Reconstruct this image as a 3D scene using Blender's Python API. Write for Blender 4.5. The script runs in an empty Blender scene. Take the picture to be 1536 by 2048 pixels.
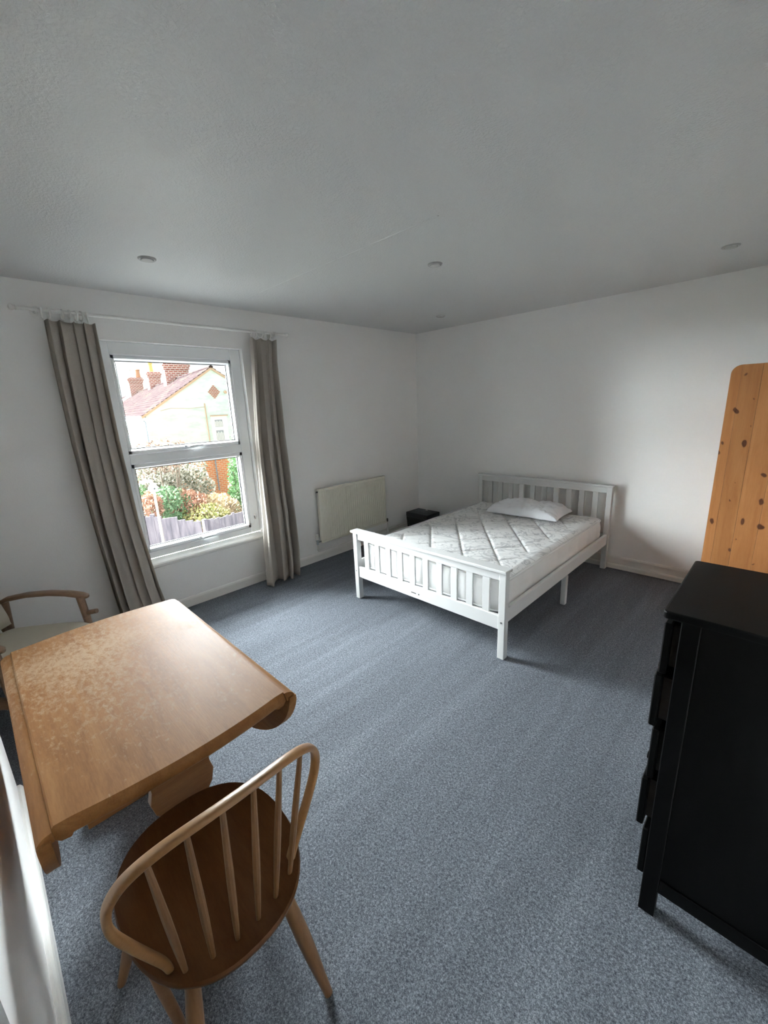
import bpy, bmesh, math, random
from mathutils import Vector, Matrix, noise as mnoise

random.seed(7)
scene = bpy.context.scene
col = scene.collection
PI = math.pi
H = 2.4                                   # ceiling height

# ------------------------------------------------------------------ camera
CAM = Vector((3.4498, -4.1085, 1.5741))
YAW, PITCH, ROLL, FPX = -0.7861, 0.2517, -0.0421, 822.76
fw = Vector((math.sin(YAW) * math.cos(PITCH), math.cos(YAW) * math.cos(PITCH), -math.sin(PITCH)))
rt = Vector((math.cos(YAW), -math.sin(YAW), 0.0))
up = rt.cross(fw)
rt2 = rt * math.cos(ROLL) + up * math.sin(ROLL)
up2 = -rt * math.sin(ROLL) + up * math.cos(ROLL)
cd = bpy.data.cameras.new('camera')
cam = bpy.data.objects.new('camera', cd)
col.objects.link(cam)
cd.sensor_fit = 'HORIZONTAL'
cd.sensor_width = 36.0
cd.lens = 36.0 * FPX / 1536.0
cd.clip_start = 0.02
cd.clip_end = 500
m3 = Matrix((rt2, up2, -fw)).transposed()
cam.matrix_world = Matrix.Translation(CAM) @ m3.to_4x4()
scene.camera = cam

# ------------------------------------------------------------------ sky, hazy sun, exposure
SKY = 0.82
w = bpy.data.worlds.new('overcast_sky')
scene.world = w
w.use_nodes = True
bg = w.node_tree.nodes['Background']
bg.inputs[0].default_value = (0.93, 0.97, 1.0, 1)
bg.inputs[1].default_value = SKY
sd = bpy.data.lights.new('hazy_sun', 'SUN')
sun = bpy.data.objects.new('hazy_sun', sd)
col.objects.link(sun)
sd.energy = 106.0
sd.angle = math.radians(122)
sd.color = (0.91, 0.955, 1.0)
to_sun = Vector((-1.0, -0.41, math.tan(math.radians(11)))).normalized()
sun.rotation_euler = to_sun.to_track_quat('Z', 'Y').to_euler()
sun.location = (-6, -3, 5)
vs = scene.view_settings
vs.view_transform = 'Standard'
vs.look = 'None'
vs.exposure = 1.12
vs.gamma = 1.0
vs.use_curve_mapping = False
try:
    scene.cycles.use_denoising = True
    scene.cycles.max_bounces = 10
    scene.cycles.diffuse_bounces = 6
    scene.cycles.transparent_max_bounces = 16
except Exception:
    pass

# ------------------------------------------------------------------ materials
MATS = {}


def nodes_of(m):
    return m.node_tree.nodes, m.node_tree.links


def mat(name, color, rough=0.6, spec=0.5, metal=0.0):
    m = bpy.data.materials.new(name)
    m.use_nodes = True
    b = m.node_tree.nodes['Principled BSDF']
    b.inputs['Base Color'].default_value = (*color, 1)
    b.inputs['Roughness'].default_value = rough
    b.inputs['Specular IOR Level'].default_value = spec
    b.inputs['Metallic'].default_value = metal
    MATS[name] = m
    return m


def node(m, typ, **kw):
    n = m.node_tree.nodes.new(typ)
    for k, v in kw.items():
        if k in n.inputs:
            n.inputs[k].default_value = v
        else:
            setattr(n, k, v)
    return n


def link(m, a, b):
    m.node_tree.links.new(a, b)


def coords(m, scale=(1, 1, 1), kind='Object', rot=(0, 0, 0)):
    tc = node(m, 'ShaderNodeTexCoord')
    mp = node(m, 'ShaderNodeMapping')
    mp.inputs['Scale'].default_value = scale
    mp.inputs['Rotation'].default_value = rot
    link(m, tc.outputs[kind], mp.inputs['Vector'])
    return mp.outputs['Vector']


def noise(m, vec, scale, detail=3.0, rough=0.5, dist=0.0):
    n = node(m, 'ShaderNodeTexNoise')
    n.inputs['Scale'].default_value = scale
    n.inputs['Detail'].default_value = detail
    n.inputs['Roughness'].default_value = rough
    n.inputs['Distortion'].default_value = dist
    link(m, vec, n.inputs['Vector'])
    return n.outputs['Fac']


def ramp(m, fac, stops):
    r = node(m, 'ShaderNodeValToRGB')
    e = r.color_ramp.elements
    while len(e) < len(stops):
        e.new(0.5)
    for i, (p, c) in enumerate(stops):
        e[i].position = p
        e[i].color = (*c, 1) if len(c) == 3 else c
    link(m, fac, r.inputs['Fac'])
    return r.outputs['Color']


def mix(m, fac, a, b, typ='MIX'):
    n = node(m, 'ShaderNodeMix', data_type='RGBA', blend_type=typ)
    for sock, v in ((n.inputs['Factor'], fac), (n.inputs[6], a), (n.inputs[7], b)):
        if hasattr(v, 'is_output'):
            link(m, v, sock)
        elif isinstance(v, (int, float)):
            sock.default_value = v
        else:
            sock.default_value = (*v, 1)
    return n.outputs[2]


def math_n(m, op, a, b=None):
    n = node(m, 'ShaderNodeMath', operation=op)
    for i, v in enumerate((a, b)):
        if v is None:
            continue
        if hasattr(v, 'is_output'):
            link(m, v, n.inputs[i])
        else:
            n.inputs[i].default_value = v
    return n.outputs[0]


def bsdf(m):
    return m.node_tree.nodes['Principled BSDF']


def bump(m, height, strength=0.3, dist=0.01):
    b = node(m, 'ShaderNodeBump')
    b.inputs['Strength'].default_value = strength
    b.inputs['Distance'].default_value = dist
    link(m, height, b.inputs['Height'])
    link(m, b.outputs['Normal'], bsdf(m).inputs['Normal'])


def base(m, out):
    link(m, out, bsdf(m).inputs['Base Color'])


# painted walls: woodchip / lining paper
m = mat('wall_paint', (0.80, 0.79, 0.765), 0.62, 0.35)
v = coords(m)
bump(m, noise(m, v, 130, 4, 0.55), 0.22, 0.004)
base(m, ramp(m, noise(m, v, 1.3, 3), [(0.3, (0.87, 0.865, 0.85)), (0.7, (0.895, 0.89, 0.88))]))

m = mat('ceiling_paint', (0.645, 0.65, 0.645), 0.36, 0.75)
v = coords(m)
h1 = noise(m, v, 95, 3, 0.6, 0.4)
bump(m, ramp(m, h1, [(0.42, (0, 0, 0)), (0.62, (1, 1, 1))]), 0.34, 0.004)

m = mat('light_block_paint', (0.42, 0.40, 0.37), 0.7, 0.3)  # dim paint for the added unseen walls that cut fill light
m = mat('gloss_white', (0.80, 0.79, 0.76), 0.28, 0.5)
m = mat('bed_paint', (0.63, 0.63, 0.622), 0.38, 0.45)
v = coords(m, (1, 1, 1))
bump(m, noise(m, v, 60, 3), 0.06, 0.003)
m = mat('upvc', (0.86, 0.875, 0.885), 0.25, 0.5)
m = mat('rubber', (0.015, 0.015, 0.016), 0.6)
m = mat('chrome', (0.62, 0.62, 0.62), 0.22, 0.5, 1.0)
m = mat('dark_metal', (0.10, 0.09, 0.085), 0.4, 0.5, 0.6)

# carpet
m = mat('carpet', (0.15, 0.16, 0.175), 0.97, 0.12)
v = coords(m)
n1 = noise(m, v, 330, 3, 0.75)
n2 = noise(m, v, 120, 3, 0.7)
fl = math_n(m, 'ADD', math_n(m, 'MULTIPLY', n1, 0.62), math_n(m, 'MULTIPLY', n2, 0.38))
fleck = ramp(m, fl, [(0.36, (0.036, 0.041, 0.051)), (0.5, (0.142, 0.157, 0.181)), (0.64, (0.36, 0.383, 0.416))])
vs_ = coords(m, (3.4, 0.30, 1), rot=(0, 0, math.radians(4)))
wear_ridge_shade = ramp(m, noise(m, vs_, 1.9, 4, 0.6, 0.6), [(0.34, (0.86, 0.86, 0.86)), (0.54, (1.0, 1.0, 1.0)), (0.66, (1.16, 1.16, 1.15))])  # stripes of wear, with light and shade of carpet ridges painted in
base(m, mix(m, 1.0, fleck, wear_ridge_shade, 'MULTIPLY'))
bump(m, fl, 0.9, 0.006)

# glass: clear pane that mirrors a little
m = bpy.data.materials.new('window_glass')
m.use_nodes = True
MATS['window_glass'] = m
nt = m.node_tree
nt.nodes.clear()
out = nt.nodes.new('ShaderNodeOutputMaterial')
tr = nt.nodes.new('ShaderNodeBsdfTransparent')
tr.inputs[0].default_value = (0.97, 0.99, 0.98, 1)
gl = nt.nodes.new('ShaderNodeBsdfGlossy')
gl.inputs['Roughness'].default_value = 0.02
fr = nt.nodes.new('ShaderNodeFresnel')
fr.inputs['IOR'].default_value = 1.3
mx = nt.nodes.new('ShaderNodeMixShader')
nt.links.new(fr.outputs[0], mx.inputs[0])
nt.links.new(tr.outputs[0], mx.inputs[1])
nt.links.new(gl.outputs[0], mx.inputs[2])
nt.links.new(mx.outputs[0], out.inputs[0])

# curtain cloth
m = mat('curtain_cloth', (0.27, 0.235, 0.20), 0.8, 0.25)
v = coords(m)
bump(m, noise(m, coords(m, (1, 1, 0.35)), 26, 4, 0.6), 0.25, 0.01)
base(m, ramp(m, noise(m, v, 240, 2), [(0.3, (0.40, 0.36, 0.315)), (0.7, (0.49, 0.445, 0.395))]))
nt = m.node_tree
tl = nt.nodes.new('ShaderNodeBsdfTranslucent')
tl.inputs[0].default_value = (0.42, 0.36, 0.30, 1)
mx = nt.nodes.new('ShaderNodeMixShader')
mx.inputs[0].default_value = 0.22
nt.links.new(bsdf(m).outputs[0], mx.inputs[1])
nt.links.new(tl.outputs[0], mx.inputs[2])
nt.links.new(mx.outputs[0], nt.nodes['Material Output'].inputs[0])


def wood(name, dark, mid, light, scale=(1.2, 14, 14), rough=0.4, spec=0.5, gs=2.2, grain=0.15, rnd=0.0):
    m = mat(name, mid, rough, spec)
    v = coords(m, scale)
    n = noise(m, v, gs, 5, 0.6, 0.8)
    c = ramp(m, n, [(0.28, dark), (0.5, mid), (0.74, light)])
    fine = noise(m, coords(m, tuple(s * 5 for s in scale)), gs * 2.2, 3, 0.6)
    c = mix(m, grain, c, ramp(m, fine, [(0.35, tuple(x * 0.45 for x in dark)), (0.65, light)]))
    if rnd:
        oi = node(m, 'ShaderNodeObjectInfo')
        r = ramp(m, oi.outputs['Random'], [(0.0, (1 - rnd, 1 - rnd, 1 - rnd * 1.1)), (1.0, (1 + rnd, 1 + rnd * 0.8, 1 + rnd * 0.6))])
        c = mix(m, 1.0, c, r, 'MULTIPLY')
    base(m, c)
    bump(m, fine, 0.08, 0.003)
    m['col'] = 1
    return m, c


# table top: honey elm with worn varnish
m, c = wood('table_wood', (0.20, 0.083, 0.025), (0.25, 0.112, 0.037), (0.305, 0.147, 0.054), (1.2, 9, 9), 0.36, 0.12)
v = coords(m)
vb = coords(m, (1.0, 1.0, 1.0))
big = noise(m, vb, 2.6, 3, 0.5)
fine = noise(m, coords(m, (0.8, 1.25, 1)), 46, 8, 0.78, 0.35)
wearm = math_n(m, 'ADD', math_n(m, 'MULTIPLY', fine, 0.82), math_n(m, 'MULTIPLY', big, 0.42))
# wear lies along the middle of the top and towards the far end
sep = node(m, 'ShaderNodeSeparateXYZ')
link(m, v, sep.inputs[0])
dx = math_n(m, 'ADD', sep.outputs['X'], 0.22)
dy = math_n(m, 'ADD', sep.outputs['Y'], 0.06)
rr = math_n(m, 'SQRT', math_n(m, 'ADD', math_n(m, 'MULTIPLY', dx, dx), math_n(m, 'MULTIPLY', math_n(m, 'MULTIPLY', dy, dy), 2.2)))
wearm = math_n(m, 'SUBTRACT', wearm, math_n(m, 'MULTIPLY', rr, 0.20))
wmask = ramp(m, wearm, [(0.53, (0, 0, 0)), (0.60, (0.45, 0.45, 0.45)), (0.68, (1, 1, 1))])
c2 = mix(m, math_n(m, 'MULTIPLY', wmask, 0.72), c, (0.41, 0.285, 0.18))
base(m, c2)
rg = ramp(m, wmask, [(0.0, (0.52, 0.52, 0.52)), (1.0, (0.68, 0.68, 0.68))])
link(m, rg, bsdf(m).inputs['Roughness'])

wood('table_under', (0.20, 0.085, 0.028), (0.26, 0.115, 0.04), (0.33, 0.155, 0.055), (9, 1.2, 9), 0.38)
wood('chair_hoop_wood', (0.26, 0.125, 0.046), (0.31, 0.155, 0.058), (0.36, 0.19, 0.078), (8, 2, 8), 0.36)
wood('chair_seat_wood', (0.085, 0.030, 0.008), (0.11, 0.042, 0.012), (0.14, 0.058, 0.019), (1.4, 10, 10), 0.5, 0.2)
wood('chair_leg_wood', (0.19, 0.09, 0.036), (0.23, 0.115, 0.048), (0.28, 0.145, 0.065), (9, 9, 1.2), 0.38)
wood('armchair_wood', (0.15, 0.085, 0.05), (0.20, 0.12, 0.07), (0.26, 0.16, 0.095), (2, 10, 10), 0.4)
wood('black_brown', (0.0018, 0.0017, 0.0019), (0.0025, 0.0024, 0.0026), (0.004, 0.0036, 0.0036), (9, 9, 1.2), 0.45, 0.12, 2.2, 0.1)
wood('drawer_inside', (0.07, 0.045, 0.035), (0.09, 0.06, 0.045), (0.12, 0.08, 0.06), (2, 9, 9), 0.5)
# pine with knots
m, c = wood('pine', (0.31, 0.118, 0.036), (0.375, 0.155, 0.051), (0.435, 0.20, 0.073), (13, 13, 0.9), 0.42, 0.4, 1.6, 0.12, 0.10)
vo = node(m, 'ShaderNodeTexVoronoi', feature='F1', distance='EUCLIDEAN', voronoi_dimensions='2D')
vo.inputs['Scale'].default_value = 7.5
vo.inputs['Randomness'].default_value = 1.0
sp_ = node(m, 'ShaderNodeSeparateXYZ')
link(m, coords(m), sp_.inputs[0])
cb_ = node(m, 'ShaderNodeCombineXYZ')
kn_ = noise(m, coords(m), 9.0, 2)
link(m, math_n(m, 'ADD', math_n(m, 'ADD', math_n(m, 'MULTIPLY', sp_.outputs['X'], 1.25), math_n(m, 'MULTIPLY', sp_.outputs['Z'], 0.42)), math_n(m, 'MULTIPLY', kn_, 0.10)), cb_.inputs[0])
link(m, math_n(m, 'ADD', math_n(m, 'MULTIPLY', sp_.outputs['Z'], 0.72), math_n(m, 'MULTIPLY', sp_.outputs['X'], -0.55)), cb_.inputs[1])
link(m, cb_.outputs[0], vo.inputs['Vector'])
wn = node(m, 'ShaderNodeTexWhiteNoise', noise_dimensions='3D')
link(m, vo.outputs['Position'], wn.inputs[0])
size = math_n(m, 'SUBTRACT', math_n(m, 'MULTIPLY', wn.outputs[0], 0.16), 0.03)
kd = math_n(m, 'SUBTRACT', vo.outputs['Distance'], size)
km = ramp(m, kd, [(0.0, (1, 1, 1)), (0.045, (0, 0, 0))])
base(m, mix(m, math_n(m, 'MULTIPLY', km, 0.95), c, (0.075, 0.022, 0.008)))

# fabrics
m = mat('cushion_cream', (0.50, 0.46, 0.38), 0.9, 0.15)
bump(m, noise(m, coords(m), 220, 2), 0.2, 0.003)
m = mat('mattress_ticking', (0.75, 0.745, 0.735), 0.75, 0.25)
v = coords(m, (1, 1, 0.4))
a1 = noise(m, v, 6.0, 1.0, 0.5, 2.0)
a2 = noise(m, coords(m, (1.0, 1.3, 0.4), rot=(0, 0, 0.6)), 3.6, 1.0, 0.5, 3.0)
l1 = ramp(m, math_n(m, 'ABSOLUTE', math_n(m, 'SUBTRACT', a1, 0.5)), [(0.012, (1, 1, 1)), (0.042, (0, 0, 0))])
l2 = ramp(m, math_n(m, 'ABSOLUTE', math_n(m, 'SUBTRACT', a2, 0.56)), [(0.010, (1, 1, 1)), (0.036, (0, 0, 0))])
brk = ramp(m, noise(m, v, 4.0, 2), [(0.44, (0, 0, 0)), (0.54, (1, 1, 1))])
lm = math_n(m, 'MAXIMUM', math_n(m, 'MULTIPLY', l1, brk), l2)
lm = math_n(m, 'MULTIPLY', lm, 0.72)
base(m, mix(m, lm, (0.76, 0.755, 0.745), (0.42, 0.42, 0.43)))
m = mat('mattress_side', (0.80, 0.795, 0.785), 0.7, 0.25)
m = mat('piping_white', (0.82, 0.82, 0.81), 0.5, 0.3)
m = mat('pillow_cotton', (0.82, 0.825, 0.855), 0.85, 0.15)
v = coords(m)
bump(m, noise(m, v, 16, 5, 0.65, 1.2), 0.30, 0.012)

m = mat('radiator_enamel', (0.70, 0.675, 0.58), 0.35, 0.5)
m = mat('black_plastic', (0.018, 0.02, 0.024), 0.45, 0.4)
m = mat('grey_plastic', (0.07, 0.075, 0.08), 0.5, 0.4)
m = mat('lamp_bezel', (0.42, 0.42, 0.41), 0.35, 0.5, 0.3)
m = mat('lamp_lens', (0.62, 0.62, 0.60), 0.25, 0.5)

# outdoors
m = mat('render_green', (0.60, 0.66, 0.60), 1.0, 0.0)
v = coords(m)
base(m, ramp(m, noise(m, coords(m, (0.6, 0.6, 2.0)), 1.6, 6, 0.7), [(0.36, (0.40, 0.52, 0.51)), (0.5, (0.48, 0.59, 0.58)), (0.65, (0.51, 0.615, 0.605))]))
bump(m, noise(m, v, 3, 5), 0.3, 0.05)
m = mat('roof_tile', (0.20, 0.125, 0.11), 1.0, 0.0)
v = coords(m)
base(m, ramp(m, noise(m, v, 1.1, 6, 0.75), [(0.38, (0.026, 0.018, 0.019)), (0.5, (0.038, 0.027, 0.027)), (0.60, (0.045, 0.035, 0.032)), (0.68, (0.068, 0.06, 0.03))]))
m = mat('verge_cement', (0.40, 0.30, 0.22), 0.9)
m = mat('white_paint_out', (0.66, 0.68, 0.69), 0.6)
m = mat('slate_blue_pipe', (0.12, 0.15, 0.18), 0.5)
m = mat('out_pane', (0.24, 0.28, 0.32), 0.1, 0.6)
m = mat('net_curtain', (0.5, 0.54, 0.56), 0.8)
m = mat('clay_pot', (0.48, 0.27, 0.17), 0.8)
m = mat('pot_yellow', (0.62, 0.46, 0.17), 0.8)


def brickmat(name, c1, c2, mortar, scale, rot=(PI / 2, 0, 0)):
    m = mat(name, c1, 1.0, 0.0)
    b = node(m, 'ShaderNodeTexBrick')
    b.inputs['Color1'].default_value = (*c1, 1)
    b.inputs['Color2'].default_value = (*c2, 1)
    b.inputs['Mortar'].default_value = (*mortar, 1)
    b.inputs['Scale'].default_value = scale
    b.inputs['Mortar Size'].default_value = 0.018
    b.inputs['Brick Width'].default_value = 0.23
    b.inputs['Row Height'].default_value = 0.085
    sp_ = node(m, 'ShaderNodeSeparateXYZ')
    link(m, coords(m), sp_.inputs[0])
    cb_ = node(m, 'ShaderNodeCombineXYZ')
    link(m, math_n(m, 'ADD', sp_.outputs['X'], sp_.outputs['Y']), cb_.inputs[0])
    link(m, sp_.outputs['Z'], cb_.inputs[1])
    link(m, cb_.outputs[0], b.inputs['Vector'])
    base(m, b.outputs['Color'])
    return m


brickmat('brick_orange', (0.55, 0.165, 0.06), (0.44, 0.125, 0.05), (0.44, 0.30, 0.20), 1.2, (PI / 2, 0, -PI / 2))
brickmat('brick_red', (0.40, 0.13, 0.10), (0.30, 0.10, 0.085), (0.62, 0.55, 0.52), 0.6, (PI / 2, 0, -PI / 2))
m = mat('brick_piece', (0.33, 0.13, 0.09), 0.9)
m = mat('fence_wood', (0.115, 0.10, 0.115), 0.8, 0.2)
v = coords(m, (6, 6, 0.8))
base(m, ramp(m, noise(m, v, 2.5, 4), [(0.35, (0.085, 0.075, 0.09)), (0.65, (0.15, 0.13, 0.145))]))
m = mat('bird_box_white', (0.34, 0.35, 0.34), 0.8, 0.1)
m = mat('bounce_slab_pale', (0.24, 0.235, 0.22), 0.9, 0.2)  # pale surface of the added slab that bounces light
m = mat('pale_wood', (0.30, 0.25, 0.18), 0.8)
m = mat('twig', (0.16, 0.12, 0.09), 0.9)
m = mat('garden_ground', (0.12, 0.13, 0.07), 0.95)
base(m, ramp(m, noise(m, coords(m), 0.7, 5), [(0.4, (0.06, 0.05, 0.035)), (0.6, (0.06, 0.085, 0.03))]))


def leafmat(name, c1, c2, trans=0.35):
    m = mat(name, c1, 0.7, 0.2)
    oi = node(m, 'ShaderNodeNewGeometry')
    c = ramp(m, oi.outputs['Random Per Island'], [(0.1, c1), (0.9, c2)])
    base(m, c)
    nt = m.node_tree
    tl = nt.nodes.new('ShaderNodeBsdfTranslucent')
    link(m, c, tl.inputs[0])
    mx = nt.nodes.new('ShaderNodeMixShader')
    mx.inputs[0].default_value = trans
    nt.links.new(bsdf(m).outputs[0], mx.inputs[1])
    nt.links.new(tl.outputs[0], mx.inputs[2])
    nt.links.new(mx.outputs[0], nt.nodes['Material Output'].inputs[0])


leafmat('leaf_green', (0.05, 0.10, 0.045), (0.16, 0.25, 0.13), 0.15)
leafmat('leaf_dark', (0.05, 0.11, 0.04), (0.14, 0.26, 0.11), 0.15)
leafmat('leaf_olive', (0.06, 0.065, 0.035), (0.40, 0.37, 0.31), 0.1)
leafmat('leaf_red', (0.20, 0.085, 0.055), (0.36, 0.22, 0.15), 0.15)
leafmat('leaf_straw', (0.27, 0.19, 0.11), (0.42, 0.34, 0.21), 0.15)
leafmat('leaf_yellow', (0.14, 0.16, 0.05), (0.34, 0.29, 0.13), 0.15)
leafmat('leaf_brown', (0.09, 0.055, 0.04), (0.25, 0.17, 0.13), 0.1)

# ------------------------------------------------------------------ object helpers


def origin(o):
    p = Vector((0, 0, 0))
    while o is not None:
        p = p + o.location
        o = o.parent
    return p


def mk(name, verts, faces, material, parent=None, smooth=False, local=False, fmats=None):
    """One mesh object. Vertices in world space unless local; a top-level mesh gets its origin at its base."""
    vv = [Vector(p) for p in verts]
    off = Vector((0, 0, 0))
    if parent is not None:
        if not local:
            off = origin(parent)
    elif not local:
        xs = [p.x for p in vv]; ys = [p.y for p in vv]; zs = [p.z for p in vv]
        off = Vector(((min(xs) + max(xs)) / 2, (min(ys) + max(ys)) / 2, min(zs)))
    me = bpy.data.meshes.new(name)
    me.from_pydata([tuple(p - off) for p in vv], [], faces)
    me.validate()
    ms = material if isinstance(material, (list, tuple)) else [material]
    for mm in ms:
        me.materials.append(MATS[mm])
    if fmats:
        for f, i in zip(me.polygons, fmats):
            f.material_index = i
    bm = bmesh.new()
    bm.from_mesh(me)
    bmesh.ops.recalc_face_normals(bm, faces=bm.faces)
    bm.to_mesh(me)
    bm.free()
    if smooth:
        for f in me.polygons:
            f.use_smooth = True
        try:
            me.set_sharp_from_angle(angle=math.radians(38))
        except Exception:
            pass
    o = bpy.data.objects.new(name, me)
    col.objects.link(o)
    if parent is not None:
        o.parent = parent
    else:
        o.location = off
    return o


def thing(name, label, cat, loc, rotz=0.0, group=None, kind=None):
    o = bpy.data.objects.new(name, None)
    o.empty_display_size = 0.1
    col.objects.link(o)
    o.location = loc
    o.rotation_euler = (0, 0, rotz)
    tag(o, label, cat, group, kind)
    return o


def tag(o, label=None, cat=None, group=None, kind=None):
    if label: o['label'] = label
    if cat: o['category'] = cat
    if group: o['group'] = group
    if kind: o['kind'] = kind
    return o


class MB:
    """Collects vertices and faces of one part."""

    def __init__(s):
        s.v, s.f = [], []

    def add(s, v, f):
        n = len(s.v)
        s.v += [tuple(p) for p in v]
        s.f += [tuple(i + n for i in q) for q in f]
        return s

    def box(s, lo, hi, bev=0.0, seg=1):
        if bev <= 0:
            x0, y0, z0 = lo; x1, y1, z1 = hi
            return s.add([(x0, y0, z0), (x1, y0, z0), (x1, y1, z0), (x0, y1, z0), (x0, y0, z1), (x1, y0, z1), (x1, y1, z1), (x0, y1, z1)],
                         [(0, 3, 2, 1), (4, 5, 6, 7), (0, 1, 5, 4), (1, 2, 6, 5), (2, 3, 7, 6), (3, 0, 4, 7)])
        bm = bmesh.new()
        bmesh.ops.create_cube(bm, size=1)
        for q in bm.verts:
            q.co = Vector([(lo[i] + hi[i]) / 2 + q.co[i] * (hi[i] - lo[i]) for i in range(3)])
        bmesh.ops.bevel(bm, geom=bm.edges[:], offset=bev, segments=seg, affect='EDGES', profile=0.5)
        bm.verts.index_update()
        s.add([q.co[:] for q in bm.verts], [[q.index for q in f.verts] for f in bm.faces])
        bm.free()
        return s

    def prism(s, outline, axis, t0, t1, bev=0.0, seg=2):
        """Outline of 2-D points extruded along axis (0, 1 or 2) from t0 to t1."""
        n = len(outline)

        def at(p, t):
            q = [0, 0, 0]
            oth = [i for i in range(3) if i != axis]
            q[oth[0]], q[oth[1]], q[axis] = p[0], p[1], t
            return tuple(q)
        vv = [at(p, t0) for p in outline] + [at(p, t1) for p in outline]
        ff = [tuple(range(n - 1, -1, -1)), tuple(range(n, 2 * n))] + [(i, (i + 1) % n, n + (i + 1) % n, n + i) for i in range(n)]
        if bev > 0:
            bm = bmesh.new()
            bv = [bm.verts.new(p) for p in vv]
            for q in ff:
                bm.faces.new([bv[i] for i in q])
            caps = [e for e in bm.edges if (abs(e.verts[0].co[axis] - e.verts[1].co[axis]) < 1e-6)]
            bmesh.ops.bevel(bm, geom=caps, offset=bev, segments=seg, affect='EDGES', profile=0.5)
            bm.verts.index_update()
            s.add([q.co[:] for q in bm.verts], [[q.index for q in f.verts] for f in bm.faces])
            bm.free()
            return s
        return s.add(vv, ff)

    def sweep(s, path, ra, rb=None, ref=(0, 0, 1), seg=10, closed=False, cap=True, power=1.0):
        """Elliptic section along a path; ra along (tangent x ref), rb along the other normal."""
        pts = [Vector(p) for p in path]
        n = len(pts)
        if not isinstance(ra, (list, tuple)): ra = [ra] * n
        rb = ra if rb is None else (rb if isinstance(rb, (list, tuple)) else [rb] * n)
        ref = Vector(ref)
        vv, ff = [], []
        for i in range(n):
            if closed:
                t = pts[(i + 1) % n] - pts[i - 1]
            else:
                t = pts[min(i + 1, n - 1)] - pts[max(i - 1, 0)]
            t.normalize()
            a = t.cross(ref)
            if a.length < 1e-4:
                a = t.cross(Vector((1, 0, 0)))
            a.normalize()
            b = a.cross(t).normalized()
            for k in range(seg):
                th = 2 * PI * k / seg
                c, sn = math.cos(th), math.sin(th)
                if power != 1.0:
                    c = math.copysign(abs(c) ** power, c)
                    sn = math.copysign(abs(sn) ** power, sn)
                vv.append(pts[i] + a * ra[i] * c + b * rb[i] * sn)
        rng = n if closed else n - 1
        for i in range(rng):
            for k in range(seg):
                j = (i + 1) % n
                ff.append((i * seg + k, i * seg + (k + 1) % seg, j * seg + (k + 1) % seg, j * seg + k))
        if cap and not closed:
            ff.append(tuple(range(seg - 1, -1, -1)))
            ff.append(tuple((n - 1) * seg + k for k in range(seg)))
        return s.add(vv, ff)

    def lathe(s, prof, c, axis=2, seg=20):
        """Profile of (radius, height) about an axis through c."""
        vv, ff = [], []
        for r, h in prof:
            for k in range(seg):
                a = 2 * PI * k / seg
                q = [0, 0, 0]
                o = [i for i in range(3) if i != axis]
                q[o[0]] = c[o[0]] + r * math.cos(a)
                q[o[1]] = c[o[1]] + r * math.sin(a)
                q[axis] = c[axis] + h
                vv.append(tuple(q))
        for i in range(len(prof) - 1):
            for k in range(seg):
                ff.append((i * seg + k, i * seg + (k + 1) % seg, (i + 1) * seg + (k + 1) % seg, (i + 1) * seg + k))
        ff.append(tuple(range(seg)))
        ff.append(tuple((len(prof) - 1) * seg + k for k in range(seg)))
        return s.add(vv, ff)

    def rings(s, loops, cap=True):
        n = len(loops[0])
        vv = [p for l in loops for p in l]
        ff = []
        for i in range(len(loops) - 1):
            for k in range(n):
                ff.append((i * n + k, i * n + (k + 1) % n, (i + 1) * n + (k + 1) % n, (i + 1) * n + k))
        if cap:
            ff.append(tuple(range(n - 1, -1, -1)))
            ff.append(tuple((len(loops) - 1) * n + k for k in range(n)))
        return s.add(vv, ff)

    def build(s, name, material, parent=None, smooth=False, local=False):
        return mk(name, s.v, s.f, material, parent, smooth, local)


def offset_poly(pts, d):
    """Move a counter-clockwise polygon inwards by d."""
    n = len(pts)
    out = []
    for i in range(n):
        a = Vector((*pts[i - 1], 0)); b = Vector((*pts[i], 0)); c = Vector((*pts[(i + 1) % n], 0))
        t = (c - a).normalized()
        nrm = Vector((-t.y, t.x, 0))
        q = b + nrm * d
        out.append((q.x, q.y))
    return out


def struct(o, label, cat='room'):
    return tag(o, label, cat, None, 'structure')


# ================================================================== the room shell
XR, YF, YA, XC = 3.78, -4.24, -4.75, 1.36      # right wall, chimney breast face, alcove back, breast corner
struct(MB().box((-0.25, -6.8, -0.15), (XR + 0.2, 0.2, 0.0)).build('floor', 'carpet'), 'grey-blue flecked carpet covering the bedroom floor', 'carpet')
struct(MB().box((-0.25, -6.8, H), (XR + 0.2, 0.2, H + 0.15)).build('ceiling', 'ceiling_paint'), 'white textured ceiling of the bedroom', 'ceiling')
WY0, WY1, WZ0, WZ1 = -3.343, -2.285, 0.425, 2.09
b = MB()
b.box((-0.25, YA, 0), (0, WY0, H)).box((-0.25, WY1, 0), (0, 0.0, H)).box((-0.25, WY0, 0), (0, WY1, WZ0)).box((-0.25, WY0, WZ1), (0, WY1, H))
struct(b.build('wall_left', 'wall_paint'), 'white painted wall holding the window and radiator', 'wall')
struct(MB().box((-0.25, 0, 0), (XR + 0.2, 0.2, H)).build('wall_back', 'wall_paint'), 'white wall behind the bed headboard', 'wall')
struct(MB().box((XR, YF, 0), (XR + 0.2, 0, H)).build('wall_right', 'wall_paint'), 'white wall behind chest of drawers and wardrobe', 'wall')
XD0, XD1 = 2.72, 3.58                          # guessed opening behind the camera, added to keep light off near surfaces
b = MB().box((XC, -4.95, 0), (XD0, YF, H)).box((XD0, YF - 0.12, 2.03), (XD1, YF, H)).box((XD1, YF - 0.12, 0), (XR, YF, H))
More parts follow.
